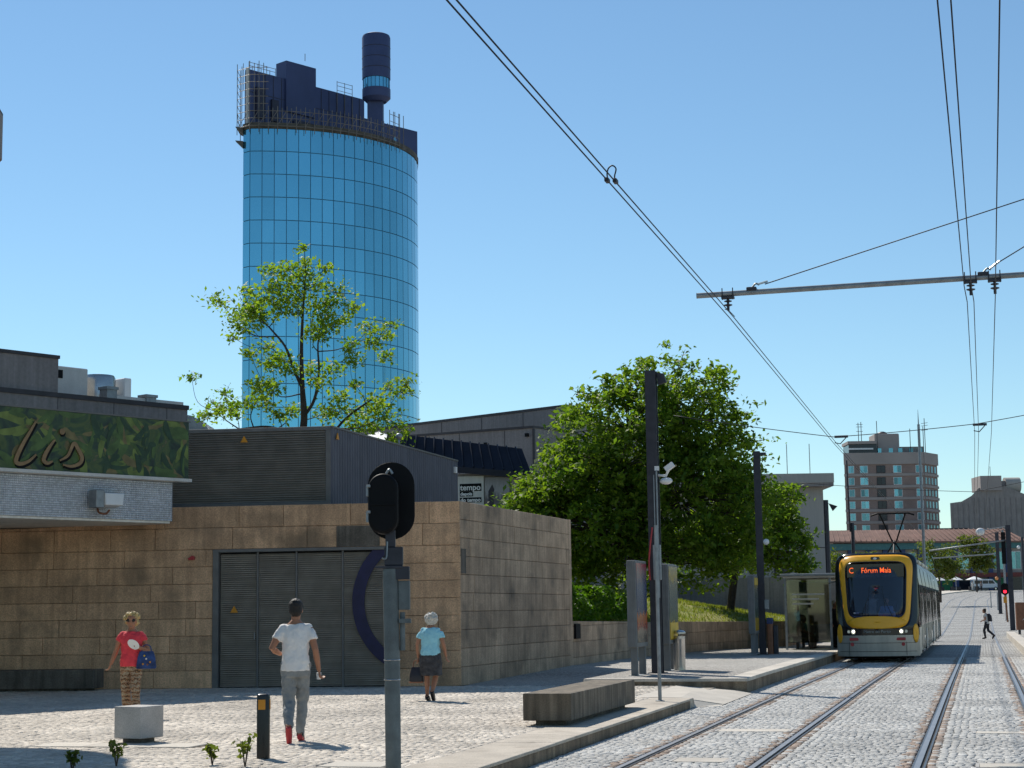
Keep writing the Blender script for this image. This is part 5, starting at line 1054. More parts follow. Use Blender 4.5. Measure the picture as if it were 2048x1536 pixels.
for k, (zc, m_) in enumerate(((2.78, 'black'), (2.4, 'redl'))): MB().tube([(0, -.16, zc), (0, -.101, zc)], .13, 16).build('lamp', m_, rs_); MB().tube([(0, -.3, zc+.14), (0, -.1, zc+.14)], .05, 8).build('hood', 'black', rs_)
MB().box(-.15, .12, -.1, .1, 1.5, 2.0).build('control_box', 'orange', rs_)
bx_ = thing('sign_box', 'brown box sign with a green and white mark at the right edge', 'sign', (1.8, 98.7, zg(98)+PZ-.02), YAW); MB().box(0, 1.6, 0, .25, .25, 1.72).build('panel', 'leather', bx_, bevel=.02); MB().box(.1, .2, .05, .2, 0, .25).build('leg', 'dksteel', bx_); MB().box(1.3, 1.4, .05, .2, 0, .25).build('leg', 'dksteel', bx_)
for (a, c, m_) in ((.28, .0, 'white'), (.3, .1, 'shopgreen')): MB().add([(a, -.012-c*.02, .75+c), (a+.25, -.012-c*.02, .9+c), (a+.55, -.012-c*.02, 1.3+c*.5), (a+.35, -.012-c*.02, 1.1)], [(0, 1, 2, 3)]).build('mark', m_, bx_)
for k, (x, y) in enumerate(((1.0, 196), (1.6, 186))):
    p = pole(['left slim guard post before the bend', 'right slim guard post before the bend'][k], x, y, zg(y)-.16, zg(y)+1.6, .05, 'steel', name='guard_post', cat='post')

# ------------------------------------------------------------------ tram
TY = 57.6
tr = thing('tram', 'yellow fronted grey low floor tram with orange destination display', 'tram', (-3.265, TY, zg(TY)-.155))
def yf(x, z): return .52*(abs(x)/1.31)**3.2+max(0, z-1.15)*.15+max(0, z-2.9)**2*.9+max(0, .75-z)*.1
def oline(hb, ht, z0, z1, p, n=72):
    o = []
    for k in range(n):
        t = 2*math.pi*k/n; c, s_ = math.cos(t), math.sin(t); zc = (z0+z1)/2; z = zc+(z1-z0)/2*math.copysign(abs(s_)**(2/p), s_); f = (z-z0)/(z1-z0); o.append(((hb+(ht-hb)*f)*math.copysign(abs(c)**(2/p), c), z))
    return o
def ring_part(name, A, B, off, m, parent, steps=4):
    b = MB(); n = len(A); vs = []
    for s_ in range(steps+1):
        f = s_/steps
        for (xa, za), (xb, zb) in zip(A, B): x, z = xa+(xb-xa)*f, za+(zb-za)*f; vs.append((x, yf(x, z)-off, z))
    fs = [(s_*n+k, s_*n+(k+1) % n, (s_+1)*n+(k+1) % n, (s_+1)*n+k) for s_ in range(steps) for k in range(n)]
    b.add(vs, fs); o = b.build(name, m, parent, smooth=True, recalc=True); sm_ = o.modifiers.new('thick', 'SOLIDIFY'); sm_.thickness = .015; sm_.offset = 0; return o
def patch(name, A, off, m, parent, steps=6):
    zc = sum(z for x, z in A)/len(A); xc = sum(x for x, z in A)/len(A); return ring_part(name, A, [(xc+(x-xc)*.02, zc+(z-zc)*.02) for x, z in A], off, m, parent, steps)
WS = oline(.88, .97, 1.42, 3.2, 7); YE = oline(1.0, 1.215, 1.08, 3.43, 6.5); SH = oline(1.31, 1.31, 1.0, 3.5, 8)
patch('windscreen', WS, .0, 'wglass', tr); ring_part('yellow_frame', oline(.9, .99, 1.4, 3.22, 7), YE, .02, 'tyellow', tr); ring_part('front_shell', YE, SH, .0, 'tblack', tr)
ov = [(.92*math.copysign(abs(math.cos(2*math.pi*k/48))**.8, math.cos(2*math.pi*k/48)), 1.27+(.2 if math.sin(2*math.pi*k/48) > 0 else .2)*math.sin(2*math.pi*k/48)) for k in range(48)]
patch('yellow_oval', ov, .045, 'tyellow', tr)
ring_part('windscreen_seal', WS, oline(.905, .995, 1.395, 3.225, 7), .03, 'tblack', tr, 1)
def grid(name, x0, x1, z0, z1, off, m, parent, nx=26, nz=4):
    b = MB(); b.add([(x0+(x1-x0)*i/nx, yf(x0+(x1-x0)*i/nx, z0+(z1-z0)*j/nz)-off, z0+(z1-z0)*j/nz) for j in range(nz+1) for i in range(nx+1)], [(j*(nx+1)+i, j*(nx+1)+i+1, (j+1)*(nx+1)+i+1, (j+1)*(nx+1)+i) for j in range(nz) for i in range(nx)]); return b.build(name, m, parent, smooth=True)
grid('lamp_band', -1.31, 1.31, .84, 1.12, .004, 'tblack', tr); grid('bumper', -1.31, 1.31, .2, .835, .0, 'tgrey', tr); grid('bumper_edge', -1.31, 1.31, .83, .86, .02, 'tgrey', tr, nz=1)
for s_ in (-1, 1):
    hl = MB(); hx, hz = s_*.75, .985; hl.tube([(hx, yf(hx, hz)-.03, hz), (hx, yf(hx, hz)+.05, hz)], .05, 16); h = hl.build('headlight', 'lamp', tr, smooth=40); MB().tube([(hx, yf(hx, hz)-.02, hz), (hx, yf(hx, hz)+.02, hz)], .085, 16).build('bezel', 'stain', h); MB().tube([(hx+s_*.15, yf(hx+s_*.15, hz)-.02, hz), (hx+s_*.15, yf(hx+s_*.15, hz)+.03, hz)], .05, 12).build('side_lamp', 'stain', tr)
    e = [(s_*1.2+.085*math.cos(2*math.pi*k/32), .92+.3*math.sin(2*math.pi*k/32)) for k in range(32)]; patch('corner_ellipse', e, .02, 'tyellow', tr, 3)
    MB().box(s_*.72-.16, s_*.72+.16, yf(.72, .75)-.03, yf(.72, .75)+.1, .7, .79).build('red_lamp', 'red', tr, bevel=.01); MB().tube([(s_*.8, yf(.8, .58)-.02, .58), (s_*.8, yf(.8, .58)+.05, .58)], .06, 14).build('tow_eye', 'red', tr)
    MB().tube([(s_*.9, yf(.9, .5)-.012, .22), (s_*.9, yf(.9, .5)-.012, .82)], .006, 4).build('panel_gap', 'tblack', tr)
MB().box(-.14, .14, yf(0, 3.3)-.05, yf(0, 3.3)+.05, 3.26, 3.37).build('top_lamp', 'tblack', tr, bevel=.02); MB().ell((0, yf(0, 3.3)-.05, 3.315), (.06, .02, .035)).build('top_lamp_lens', 'white', tr)
me = text_mesh('Metro do Porto', .13, .002); o = place('lettering', me, 'steel', tr, loc=(0, yf(0, .98)-.014, .98)); o.rotation_euler = (R_(90), 0, 0)
MB().box(-.9, .9, yf(0, 2.95)+.03, yf(0, 2.95)+.12, 2.72, 3.14).build('display_box', 'tblack', tr)
for s_, x, z in (('C', -.76, 2.93), ('Fórum Maia', .03, 2.93)):
    me = text_mesh(s_, .235 if s_ != 'C' else .26, .003, .002); o = place('destination_lettering', me, 'led', tr, loc=(x, yf(0, z)-.008, z)); o.rotation_euler = (R_(90), 0, 0); o.scale = (.84, 1, 1)
TL = 30.5
for s_ in (-1, 1):
    wx = s_*.5; MB().tube([(wx, yf(wx, 1.45)-.03, 1.45), (wx-s_*.25, yf(.3, 2.1)-.03, 2.05)], .012, 5).tube([(wx-s_*.22, yf(.3, 1.7)-.025, 1.62), (wx-s_*.3, yf(.3, 2.4)-.025, 2.42)], .01, 5).build('wiper', 'tblack', tr)
for z in (.35, .62): MB().tube([(x*.11, yf(x*.11, z)-.008, z) for x in range(-11, 12)], .006, 4).build('panel_gap', 'tblack', tr)
# body modules behind the nose
segs = [(2.1, 5.2, 'cab'), (5.75, 9.2, 'd'), (9.75, 14.2, 'w'), (14.75, 18.2, 'd'), (18.75, 23.2, 'w'), (23.75, TL-.4, 'd')]
for (a, c, kd) in segs:
    prof = [(1.29, .28), (1.325, .5), (1.325, 1.12), (1.3, 2.5), (1.22, 3.05), (1.02, 3.32), (.6, 3.46), (0, 3.5)]
    prof = [(x, z) for x, z in prof]+[(-x, z) for x, z in prof[-2::-1]]; n = len(prof)
    mod = MB(); mod.add([(x, a, z) for x, z in prof]+[(x, c, z) for x, z in prof], [(i, i+1, n+i+1, n+i)[::-1] for i in range(n-1)]+[(0, n, 2*n-1, n-1)]); bo_ = mod.build('body_module', 'tgrey', tr, smooth=30, recalc=True)
    for s_ in (-1, 1):
        b = MB(); b.add([(s_*1.327, a+.12, 1.16), (s_*1.327, c-.12, 1.16), (s_*1.303, c-.12, 2.48), (s_*1.303, a+.12, 2.48), (s_*1.333, a+.12, 1.16), (s_*1.333, c-.12, 1.16), (s_*1.309, c-.12, 2.48), (s_*1.309, a+.12, 2.48)], [(0, 1, 2, 3), (7, 6, 5, 4), (0, 4, 5, 1), (1, 5, 6, 2), (2, 6, 7, 3), (3, 7, 4, 0)]); b.build('side_window', 'twin', bo_, recalc=True)
        yy = a+.6
        while yy < c-.3: MB().box(s_*1.329-.008, s_*1.329+.008, yy, yy+.03, .35, 1.15).build('panel_gap', 'tblack', bo_); MB().box(s_*1.33-.01, s_*1.33+.01, yy, yy+.05, 1.161, 2.4).build('window_post', 'tblack', bo_); yy += 1.3 if kd != 'd' else .85
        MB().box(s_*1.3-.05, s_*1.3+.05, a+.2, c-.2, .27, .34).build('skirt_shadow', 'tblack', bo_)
        if kd == 'd': MB().box(s_*1.332-.012, s_*1.332+.012, a+.75, a+2.3, .34, .98).build('door_leaf', 'steel', bo_)
for a, c in zip(segs, segs[1:]): MB().loft([(0, 0, 0, 1.2, 1.4), (0, 0, c[0]-a[1], 1.2, 1.4)], 24, pw=6).build('bellows', 'tblack', tr).matrix_local = Matrix.Translation((0, a[1], 1.9)) @ Matrix.Rotation(R_(-90), 4, 'X')
# cab sides joining nose and first module, cab interior
for s_ in (-1, 1):
    b = MB(); b.add([(s_*1.31, yf(1.31, .2), .25), (s_*1.31, 2.11, .25), (s_*1.325, 2.11, 1.1), (s_*1.31, yf(1.31, 1.1), 1.1)], [(0, 1, 2, 3)]); b.build('cab_side', 'tgrey', tr); b = MB(); b.add([(s_*1.312, yf(1.31, 1.1)+.01, 1.12), (s_*1.32, 2.09, 1.12), (s_*1.25, 2.09, 2.95), (s_*1.25, yf(1.25, 3.0)+.01, 2.95)], [(0, 1, 2, 3)]); b.build('cab_side_window', 'wglass', tr); b = MB(); b.add([(s_*1.25, yf(1.25, 3.0)+.01, 2.951), (s_*1.25, 2.1, 2.951), (s_*1.02, 2.1, 3.4), (s_*1.02, yf(1.0, 3.4)+.02, 3.4)], [(0, 1, 2, 3)]); b.build('roof_edge', 'tblack', tr)
    MB().tube([(s_*1.3, .55, 2.6), (s_*1.5, .4, 2.55)], .02, 6).build('mirror_arm', 'tblack', tr) if s_ < 0 else None
rb = MB(); rb.add([(x, yf(x, 3.48), 3.47-.12*(x/1.2)**4) for x in (-1.2, -.6, 0, .6, 1.2)]+[(x, 2.12, 3.5-.15*(x/1.2)**4) for x in (-1.2, -.6, 0, .6, 1.2)], [(i, i+1, 6+i, 5+i) for i in range(4)]); rb.build('cab_roof', 'tgrey', tr, smooth=True)
b = MB(); b.box(-1.2, 1.2, .75, 3.2, .75, .8); b.box(-1.2, 1.2, 3.2, 3.25, .8, 3.3); b.build('cab_interior', 'tint', tr); MB().box(-1.1, 1.1, .62, .95, .8, 1.42).build('dashboard', 'tint', tr, bevel=.05); MB().box(-.1, .6, 1.95, 2.1, 1.0, 2.0).build('driver_seat', 'tint', tr, bevel=.05); MB().box(-.1, .6, 1.5, 1.95, 1.0, 1.2).build('seat_cushion', 'tint', tr, bevel=.05)
MB().box(-.72, -.55, yf(.6, 1.6)+.02, yf(.6, 1.6)+.03, 1.55, 1.6).build('windscreen_sticker', 'white', tr)
for k in range(5): MB().box(-.9, .9, 6.2+k*4.6, 9.0+k*4.6, 3.44, 3.62 if k != 1 else 3.56).build('roof_equipment', 'tgrey', tr, bevel=.05)
pg = MB(); pyy = 14.; pg.tube([(0, pyy-.6, 3.6), (0, pyy+.5, 4.35)], .05, 6); 
for s_ in (-1, 1): pg.tube([(s_*.08, pyy+.5, 4.35), (s_*.5, pyy-.2, 5.42)], .03, 6); pg.tube([(s_*.45, pyy+.1, 3.6), (0, pyy+.5, 4.35)], .03, 6)
pg.tube([(-.85, pyy-.2, 5.36), (-.6, pyy-.2, 5.44), (.6, pyy-.2, 5.44), (.85, pyy-.2, 5.36)], .035, 6); pg.box(-.6, .6, pyy-.8, pyy+.8, 3.5, 3.6); pg.build('pantograph', 'black', tr)
for y in (2.6, 11.5, 20.5, 28.2):
    for x in (-.72, .72):
        for q in (0, 1.6): w = MB().tube([(x-.06, y+q, .3), (x+.06, y+q, .3)], .3, 18).build('wheel', 'rail', tr)
MB().box(-1.1, 1.1, .8, TL-1, .12, .27).build('underframe', 'black', tr)

# ------------------------------------------------------------------ shelter
sh = thing('tram_shelter', 'glass tram shelter with a flat grey roof on the platform', 'shelter', (-6.0, 64.0, zg(64)+PZ-.01))
MB().box(-1.0, 1.1, 0, 9, 2.62, 2.72).build('roof', 'steel', sh, bevel=.02); MB().box(-.9, 1.0, .1, 8.9, 2.56, 2.619).build('roof_lining', 'offwhite', sh)
for y in (.15, 4.4, 8.7): MB().box(-.88, -.8, y, y+.08, 0, 2.56).build('post', 'steel', sh)
MB().box(.72, .8, .15, .23, 0, 2.56).build('post', 'steel', sh)
MB().box(-.79, .71, .17, .185, .25, 2.5).build('end_pane', 'sglass', sh)
for k in range(4): MB().box(-.85, -.835, .25+k*2.1, 2.28+k*2.1, .25, 2.5).build('back_pane', 'sglass', sh)
for k in range(3): MB().box(-.6, .55-.2*k, .164, .169, 1.95-.17*k, 2.0-.17*k).build('printed_line', 'offwhite', sh)
mp_ = MB().box(-.1, .7, 1.2, 1.3, .9, 2.4).build('route_map', mat('route_map_print', (.45, .24, .04), .4, col2=(.6, .42, .1), scale=1.5, stain=(.12, .06, .03)), sh)
MB().box(-.75, -.3, .8, 6, .42, .48).build('bench_seat', 'dksteel', sh, bevel=.01)
for y in (1.0, 3.2, 5.6): MB().box(-.6, -.5, y, y+.08, 0, .419).build('bench_leg', 'dksteel', sh)

# ------------------------------------------------------------------ people
FOLD = bpy.data.textures.new('cloth_folds', 'CLOUDS'); FOLD.noise_scale = .085; FOLD.noise_depth = 2
CURL = bpy.data.textures.new('hair_curls', 'CLOUDS'); CURL.noise_scale = .028; CURL.noise_depth = 1
def remesh(mb, name, m, parent, vox=.011, smooth=3, fold=0., tex=None):
    me = mb.mesh(name); o = bpy.data.objects.new(name, me); COL.objects.link(o)
    r = o.modifiers.new('r', 'REMESH'); r.mode = 'VOXEL'; r.voxel_size = vox
    if smooth: s_ = o.modifiers.new('s', 'SMOOTH'); s_.factor = .5; s_.iterations = smooth
    if fold: dm = o.modifiers.new('f', 'DISPLACE'); dm.texture = tex or FOLD; dm.strength = fold; dm.mid_level = .5; dm.texture_coords = 'LOCAL'
    dg = bpy.context.evaluated_depsgraph_get(); nm = bpy.data.meshes.new_from_object(o.evaluated_get(dg)); bpy.data.objects.remove(o)
    nm.materials.clear(); return place(name, nm, m, parent, smooth=True)
def V3(*a): return Vector(a)
def hand(b, w, d, side, curl=.5, thumb=1):
    """palm, four bent fingers of unequal length and a thumb leaving the side of the palm; w wrist, d pointing direction, side = across the knuckles"""
    d = d.normalized(); s_ = (side-d*side.dot(d)).normalized(); nrm = d.cross(s_)*thumb
    T = Matrix((s_, nrm, d)).transposed(); b.ell(w+d*.045, (.038, .016, .055), 10, 8, T=T)
    for k, (q, L_) in enumerate(((-.027, .07), (-.009, .08), (.009, .076), (.026, .06))):
        p0 = w+d*.075+s_*q; p1 = p0+(d*math.cos(curl)+nrm*math.sin(curl))*L_*.5; p2 = p1+(d*math.cos(curl*2)+nrm*math.sin(curl*2))*L_*.5; b.tube([p0, p1, p2], [.0095, .009, .0075], 8)
    p0 = w+d*.03-s_*.034; p1 = p0-s_*.02+d*.03+nrm*.012; p2 = p1+d*.025+nrm*.014; b.tube([p0, p1, p2], [.012, .011, .009], 8)
def person(label, loc, rz, h, pose, wear, girth=1., vox=.011, group=None, name='person'):
    k = h/1.75; t = thing(name, label, 'person', loc, rz, group); t.scale = (k, k, k)
    J = dict(LS=V3(-.172, 0, 1.4), RS=V3(.172, 0, 1.4), LE=V3(-.24, -.03, 1.13), RE=V3(.24, -.03, 1.13), LW=V3(-.25, .06, .88), RW=V3(.25, .06, .88), LH=V3(-.09, 0, .92), RH=V3(.09, 0, .92), LK=V3(-.1, .02, .5), RK=V3(.1, .02, .5), LA=V3(-.1, 0, .09), RA=V3(.1, 0, .09), LT=V3(-.11, .15, .03), RT=V3(.11, .15, .03), HD=V3(0, .02, 1.63), lean=0., curl=.5, off=V3(0, 0, 0))
    for a, v in pose.items(): J[a] = Vector(v) if hasattr(v, '__len__') else v
    ln = J['lean']
    def sh_(z): return ln*max(0, z-.9)
    g = girth
    def torso(b, ex, z0, z1, pw=2.4):
        R0 = [(.82, .145*g, .115*g), (.9, .16*g, .125*g), (.98, .155*g, .122*g), (1.08, .138*g, .112*g), (1.18, .14*g, .112*g), (1.3, .158*g, .118*g), (1.37, .165, .11*g), (1.42, .14, .09), (1.46, .085, .072), (1.5, .06, .06)]
        def at(z):
            for (a, p, q), (c, r, u) in zip(R0, R0[1:]):
                if z <= c: f = max(0, (z-a)/(c-a)); return p+(r-p)*f, q+(u-q)*f
            return R0[-1][1:]
        zs = [z0+(z1-z0)*i/9 for i in range(10)]; b.loft([(J['off'].x, sh_(z)+J['off'].y, z+J['off'].z, at(z)[0]+ex, at(z)[1]+ex) for z in zs], 20, pw=pw)
    b = MB(); torso(b, 0, .82, 1.5)
    nk = V3(0, sh_(1.5), 1.46)+J['off']; b.tube([nk, J['HD']-V3(0, .015, .06)], [.06, .055], 10)
    hc = J['HD']; b.ell(hc+V3(0, -.005, .03), (.083, .102, .1)); b.ell(hc+V3(0, .022, -.045), (.063, .075, .08)); b.ell(hc+V3(0, .1, -.015), (.014, .02, .024)); b.ell(hc+V3(0, .08, -.1), (.03, .022, .02))
    for s_ in (-1, 1): b.ell(hc+V3(s_*.077, -.005, -.01), (.012, .022, .034))
    for s_, A in ((-1, 'L'), (1, 'R')):
        S_, E_, W_ = J[A+'S'], J[A+'E'], J[A+'W']
        b.ell(S_-V3(s_*.03, 0, .015), (.05, .05, .048)); b.tube([S_, S_.lerp(E_, .45), E_, E_.lerp(W_, .35), W_], [.046*g, .047*g, .04, .041, .027], 10)
        hand(b, W_, (J.get(A+'D') or (W_-E_)), J.get(A+'N') or V3(0, 1, 0), J['curl'], s_)
        H_, K_, A_, T_e = J[A+'H'], J[A+'K'], J[A+'A'], J[A+'T']
        b.tube([H_+V3(0, 0, .03), H_.lerp(K_, .4), K_, K_.lerp(A_, .35), K_.lerp(A_, .7), A_], [.088*g, .078*g, .056, .057, .042, .036], 10)
        b.tube([A_+V3(0, 0, .0)+(A_-T_e).normalized()*.045, A_.lerp(T_e, .5), T_e], [.038, .04, .03], 10)
    remesh(b, 'body', wear.get('skin', 'skin'), t, vox*.72, 2)
    if 'eyes' not in wear:
        for s_ in (-1, 1): MB().ell(hc+V3(s_*.032, .082, .012), (.013, .008, .009)).build('eye', 'hairk', t)
    # clothing
    if 'top' in wear:
        m_, hem, sl = wear['top']; b = MB(); torso(b, .022, hem, 1.455)
        for A, s_ in (('L', -1), ('R', 1)):
            S_, E_, W_ = J[A+'S'], J[A+'E'], J[A+'W']; b.ell(S_-V3(s_*.032, 0, .012), (.07, .072, .066))
            if sl <= 1: e = S_.lerp(E_, sl); b.tube([S_-V3(s_*.05, 0, 0), S_.lerp(e, .5)-V3(s_*.006, 0, 0), e], [.06, .064*g, .066*g], 14)
            else: b.tube([S_-V3(s_*.04, 0, 0), E_, E_.lerp(W_, .95)], [.075, .06, .045], 12)
        remesh(b, 'top', m_, t, vox, 3, .034)
    if 'legs' in wear:
        m_, end, r0, r1, cuff = wear['legs']; b = MB(); torso(b, .014, .8, .97)
        for A in 'LR':
            H_, K_, A_ = J[A+'H'], J[A+'K'], J[A+'A']; pts = [H_+V3(0, 0, .06), H_.lerp(K_, .45), K_]; rr = [.105*g, (.098*g+r0)/2, r0]
            if end > 1: e = K_.lerp(A_, end-1); pts += [K_.lerp(e, .5), e]; rr += [(r0+r1)/2+.006, r1]
            if cuff: e = pts[-1]; d = (e-K_).normalized(); pts += [e+d*.03]; rr += [r1*.8]
            b.tube(pts, rr, 14)
        remesh(b, 'trousers', m_, t, vox, 3, .04)
    if 'skirt' in wear:
        m_, zh = wear['skirt']; b = MB(); c = (J['LK']+J['RK'])/2; b.loft([(c.x, c.y*.9, zh, .19*g, .17*g), (0, c.y*.5, .7, .195*g, .16*g), (0, 0, .88, .19*g, .145*g), (0, sh_(1), 1.0, .165*g, .13*g)], 24); remesh(b, 'skirt', m_, t, vox, 3, .03)
    if 'hair' in wear:
        m_, st = wear['hair']; b = MB()
        if st == 'short': b.ell(hc+V3(0, -.02, .045), (.09, .106, .1)); b.ell(hc+V3(0, -.045, -.005), (.086, .078, .088)); b.box(-.05, .05, .04, .07, 1.6, 1.605) if False else None
        elif st == 'wavy':
            b.ell(hc+V3(0, -.03, .062), (.1, .1, .085)); b.ell(hc+V3(0, -.065, -.005), (.108, .075, .1))
            for q in range(60):
                d = V3(random.gauss(0, 1), random.gauss(-.5, 1), random.gauss(.35, .8)).normalized()
                if d.y > .25 and d.z < .62: continue
                b.ell(hc+V3(d.x*.122, d.y*.115-.015, d.z*.11+.035), (.03, .03, .028), 8, 6)
        remesh(b, 'hair', m_, t, .008, 1, .03 if st == 'wavy' else .012, CURL)
    if 'shoe' in wear:
        m_, sole = wear['shoe']
        for A in 'LR':
            A_, T_e = J[A+'A'], J[A+'T']; d = (T_e-A_); d2 = d.normalized(); heel = A_-d2*.05-V3(0, 0, .02); dn = d2.cross(V3(1, 0, 0)); dn = dn if dn.z < 0 else -dn
            b = MB(); b.tube([heel, A_.lerp(T_e, .45), T_e+d2*.05], [.044, .045, .034], 12); so_ = remesh(b, 'shoe', m_, t, .01, 2)
            b = MB(); b.tube([heel+dn*.032, A_.lerp(T_e, .5)+dn*.03, T_e+d2*.06+dn*.02], [.036, .04, .032], 12); remesh(b, 'sole', sole, t, .01, 1)
    return t, J, k
def bag(label, loc, rz, w, d, h, m, strap, smat, lean=0):
    g_ = thing('handbag', label, 'bag', loc, rz); b = MB(); b.loft([(0, 0, 0, w*.5, d*.5), (0, 0, .02, w*.53, d*.55), (0, 0, h*.6, w*.47, d*.42), (0, 0, h, w*.36, d*.15)], 24, pw=4); b.build('body', m, g_, smooth=35)
    MB().tube([(-w*.25, -.01, h*.95), (-w*.2, -.01, h+strap*.7), (0, -.01, h+strap), (w*.2, -.01, h+strap*.7), (w*.25, -.01, h*.95)], .009, 6, smooth=5).build('handle', smat, g_, smooth=True); MB().box(-w*.5, w*.5, -d*.55, d*.55, -.006, .025).build('base', smat, g_, bevel=.01)
    return g_
# woman in red, walking towards us behind the granite cube
wp, wr = (-13.15, 25.75, 0), YAW+R_(180)
person('woman in coral red top and sunglasses walking towards the camera', wp, wr, 1.63,
       dict(RS=(.172, 0, 1.4), RE=(.27, -.05, 1.14), RW=(.36, -.02, .9), LE=(-.27, -.02, 1.14), LW=(-.12, .24, 1.2), LD=(.1, .25, .25), LN=(0, -.6, 1), LK=(-.1, .13, .5), LA=(-.1, .05, .1), LT=(-.11, .2, .04), RK=(.1, 0, .49), RA=(.1, -.2, .11), RT=(.11, -.05, .04), curl=.6),
       dict(skin='skin', top=('coral', .86, .42), legs=('ikat', 1.9, .078, .066, 0), hair=('hairb', 'wavy'), shoe=('shoe', 'shoe'), eyes=0), 1.1, .011)
wf = Matrix.Translation(wp) @ Matrix.Rotation(wr, 4, 'Z') @ Matrix.Scale(1.63/1.75, 4)
gs = thing('sunglasses', 'dark sunglasses worn by the woman in red', 'sunglasses', wf @ V3(0, .085, 1.645), wr)
for s_ in (-1, 1): MB().ell((s_*.036, .012, 0), (.036, .012, .026)).build('lens', 'blackgl', gs, smooth=True); MB().tube([(s_*.068, 0, .005), (s_*.078, -.1, .008)], .004, 5).build('temple', 'shoe', gs)
MB().tube([(-.015, .02, .005), (.015, .02, .005)], .005, 5).build('bridge', 'shoe', gs)
fn = thing('paper_fan', 'white round paper fan in the hand of the woman in red', 'fan', wf @ V3(-.1, .33, 1.24), wr); b = MB().lathe([(.085, -.004), (.09, 0), (.085, .004)], n=24); Tm = Matrix.Rotation(R_(-30), 4, 'Y') @ Matrix.Rotation(R_(62), 4, 'X'); b.v = [tuple(Tm @ Vector((v[0]*1.15, v[1]*.9, v[2]))) for v in b.v]; b.build('disc', 'white', fn); b = MB().lathe([(.04, .0045), (.035, .006)], n=16); b.v = [tuple(Tm @ Vector((v[0]*1.4, v[1]*.6, v[2]))) for v in b.v]; b.build('print', 'conc', fn); MB().tube([(-.02, 0, -.08), (0, 0, -.03)], .008, 6).build('handle', 'white', fn)
hb = bag('navy printed shopping bag on the forearm of the woman in red', wf @ V3(-.28, .12, .83), wr+R_(8), .3, .1, .27, 'bagb', .1, 'bagb')
for q, (x, z, m_) in enumerate(((-.06, .1, 'orange'), (.0, .15, 'offwhite'), (.05, .07, 'orange'), (-.02, .06, 'leather'), (.03, .2, 'yellow'))): MB().ell((x, .05, z), (.016, .012, .016), 10, 6).build('printed_flower', m_, hb)
# man seen from behind
person('man in white T-shirt and grey joggers walking away', (-8.42, 20.95, 0), YAW+R_(3), 1.77,
       dict(LE=(-.29, -.09, 1.15), LW=(-.2, .14, 1.08), LD=(.1, .2, .05), RE=(.25, -.05, 1.13), RW=(.29, .03, .87), LH=(-.085, 0, .92), LK=(-.08, -.02, .5), LA=(-.06, -.32, .2), LT=(-.06, -.24, .05), RK=(.075, .15, .5), RA=(.05, .12, .09), RT=(.06, .27, .03), lean=.05, HD=(0, .05, 1.63), curl=.9),
       dict(skin='skin', top=('tee', .87, .55), legs=('jog', 1.97, .08, .052, 1), hair=('hairk', 'short'), shoe=('shoe', 'sole')), 1.02, .011)
mf = Matrix.Translation((-8.42, 20.95, 0)) @ Matrix.Rotation(YAW+R_(3), 4, 'Z') @ Matrix.Scale(1.77/1.75, 4)
bt = thing('white_cup', 'small white cup held in the right hand of the man', 'cup', mf @ V3(.285, .075, .8), YAW); MB().lathe([(.026, -.04), (.032, .04), (.032, .045), (.02, .046)], n=16).build('cup', 'white', bt, smooth=40)
# elderly woman seen from behind
er = YAW-R_(12)
person('white haired woman in light blue top and dark skirt walking away', (-9.72, 30.7, 0), er, 1.58,
       dict(LE=(-.26, -.02, 1.12), LW=(-.26, .03, .86), RE=(.27, 0, 1.13), RW=(.3, .1, .88), LK=(-.08, .03, .5), LA=(-.07, 0, .09), LT=(-.08, .15, .03), RK=(.09, .06, .48), RA=(.07, -.14, .18), RT=(.07, -.04, .05), lean=.1, HD=(.0, .12, 1.6), LS=(-.172, .05, 1.4), RS=(.172, .05, 1.4), off=(0, 0, 0)),
       dict(skin='skin', top=('teal', .9, .6), skirt=('skirt', .5), hair=('hairw', 'wavy'), shoe=('shoe', 'shoe')), 1.16, .011)
ef = Matrix.Translation((-9.72, 30.7, 0)) @ Matrix.Rotation(er, 4, 'Z') @ Matrix.Scale(1.58/1.75, 4)
bag('black handbag hanging from the left hand of the white haired woman', ef @ V3(-.3, .06, .36), er, .26, .16, .28, 'bagk', .13, 'leather')
# man crossing the tracks
person('man with backpack stepping across the tracks in the distance', (.25, 104, zg(104)-.155), R_(75), 1.72,
       dict(lean=.14, HD=(0, .13, 1.61), LE=(-.2, .02, 1.12), LW=(-.1, .24, 1.05), RE=(.2, .05, 1.12), RW=(.1, .26, 1.05), LK=(-.09, .16, .5), LA=(-.09, .1, .1), LT=(-.1, .24, .04), RK=(.09, -.03, .48), RA=(.09, -.35, .2), RT=(.09, -.26, .06), LS=(-.172, .07, 1.4), RS=(.172, .07, 1.4)),
       dict(skin='skin', top=('offwhite', .86, .5), legs=('darkcloth', 1.95, .075, .055, 0), hair=('hairk', 'short'), shoe=('shoe', 'shoe')), 1, .016)
bp = thing('backpack', 'dark backpack on the man crossing the tracks', 'bag', (.25, 104, zg(104)-.155), R_(75)); MB().loft([(0, -.2, .98, .14, .08), (0, -.2, 1.0, .15, .1), (0, -.16, 1.3, .14, .1), (0, -.12, 1.42, .1, .05)], 16, pw=4).build('body', 'darkcloth', bp, smooth=40); MB().tube([(-.1, -.08, 1.4), (-.12, .12, 1.3), (-.12, .02, 1.05)], .018, 6, smooth=4).build('strap', 'red', bp); MB().tube([(.1, -.08, 1.4), (.12, .12, 1.3), (.12, .02, 1.05)], .018, 6, smooth=4).build('strap', 'red', bp)
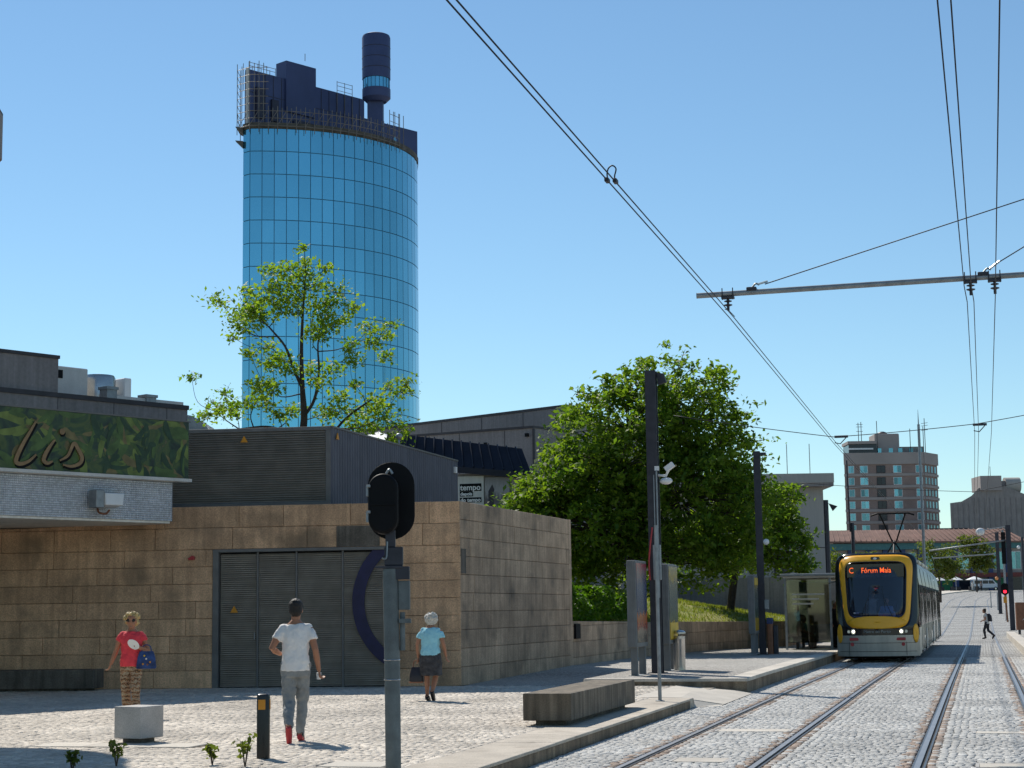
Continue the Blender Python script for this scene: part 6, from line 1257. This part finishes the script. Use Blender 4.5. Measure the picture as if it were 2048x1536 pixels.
sit = dict(LH=(-.09, 0, .92), RH=(.09, 0, .92), LK=(-.11, .42, .9), RK=(.11, .42, .9), LA=(-.11, .42, .48), RA=(.11, .42, .48), LT=(-.11, .57, .42), RT=(.11, .57, .42), LE=(-.24, .04, 1.16), RE=(.24, .04, 1.16), LW=(-.14, .3, 1.03), RW=(.14, .3, 1.03))
person('tram driver in a pale blue shirt behind the windscreen', (-3.265+.25, TY+1.55, zg(TY)-.155+.36), R_(180), 1.72, sit, dict(skin='skin', top=('shirtb', .9, 1.5), legs=('darkcloth', 1.9, .08, .06, 0), hair=('hairk', 'short'), shoe=('shoe', 'shoe')), 1.1, .016)
person('dim figure standing behind the tram driver', (-3.265-.25, TY+2.75, zg(TY)-.155+.62), R_(180), 1.7, {}, dict(skin='skin', top=('offwhite', .88, .5), legs=('darkcloth', 1.9, .08, .06, 0), hair=('hairk', 'short')), 1, .018)
# people waiting under the shelter
zs_ = zg(66)+PZ-.01
person('seated person in pale clothes on the shelter bench', (-6.5, 65.6, zs_-.42), R_(-90), 1.65, sit, dict(skin='skin2', top=('aptconc', .9, .6), legs=('conc', 1.9, .085, .07, 0), hair=('hairk', 'wavy'), shoe=('shoe', 'shoe')), 1.05, .016)
person('seated person in a teal top further along the shelter bench', (-6.5, 67.0, zs_-.42), R_(-90), 1.62, sit, dict(skin='skin2', top=('teal', .9, .6), legs=('conc2', 1.9, .085, .07, 0), hair=('hairw', 'wavy'), shoe=('shoe', 'shoe')), 1.05, .016)
person('person in dark clothes standing at the shelter front', (-5.35, 67.2, zs_), R_(-120), 1.74, {}, dict(skin='skin2', top=('darkcloth', .85, 1.5), legs=('darkcloth', 1.95, .08, .065, 0), hair=('hairw', 'short'), shoe=('shoe', 'shoe')), 1.1, .016)
person('person in a green top standing nearest the tram front', (-5.0, 68.6, zs_), R_(170), 1.7, {}, dict(skin='skin2', top=('shopgreen', .85, .6), legs=('darkcloth', 1.95, .08, .065, 0), hair=('hairw', 'wavy'), shoe=('shoe', 'shoe')), 1.05, .016)
for q, (l, d, m_, lb) in enumerate(((81.0, 312, 'offwhite', 'tiny figure in white standing before the parasols'), (83.6, 316, 'conc', 'tiny figure in grey right of the parasols'))):
    x, y = lat(l, d); person(lb, (x, y, zg(320)), R_(150), 1.7, {}, dict(skin='skin2', top=(m_, .85, .6), legs=('darkcloth' if q else 'offwhite', 1.95, .08, .065, 0), hair=('hairk', 'short'), shoe=('shoe', 'shoe')), 1, .03)
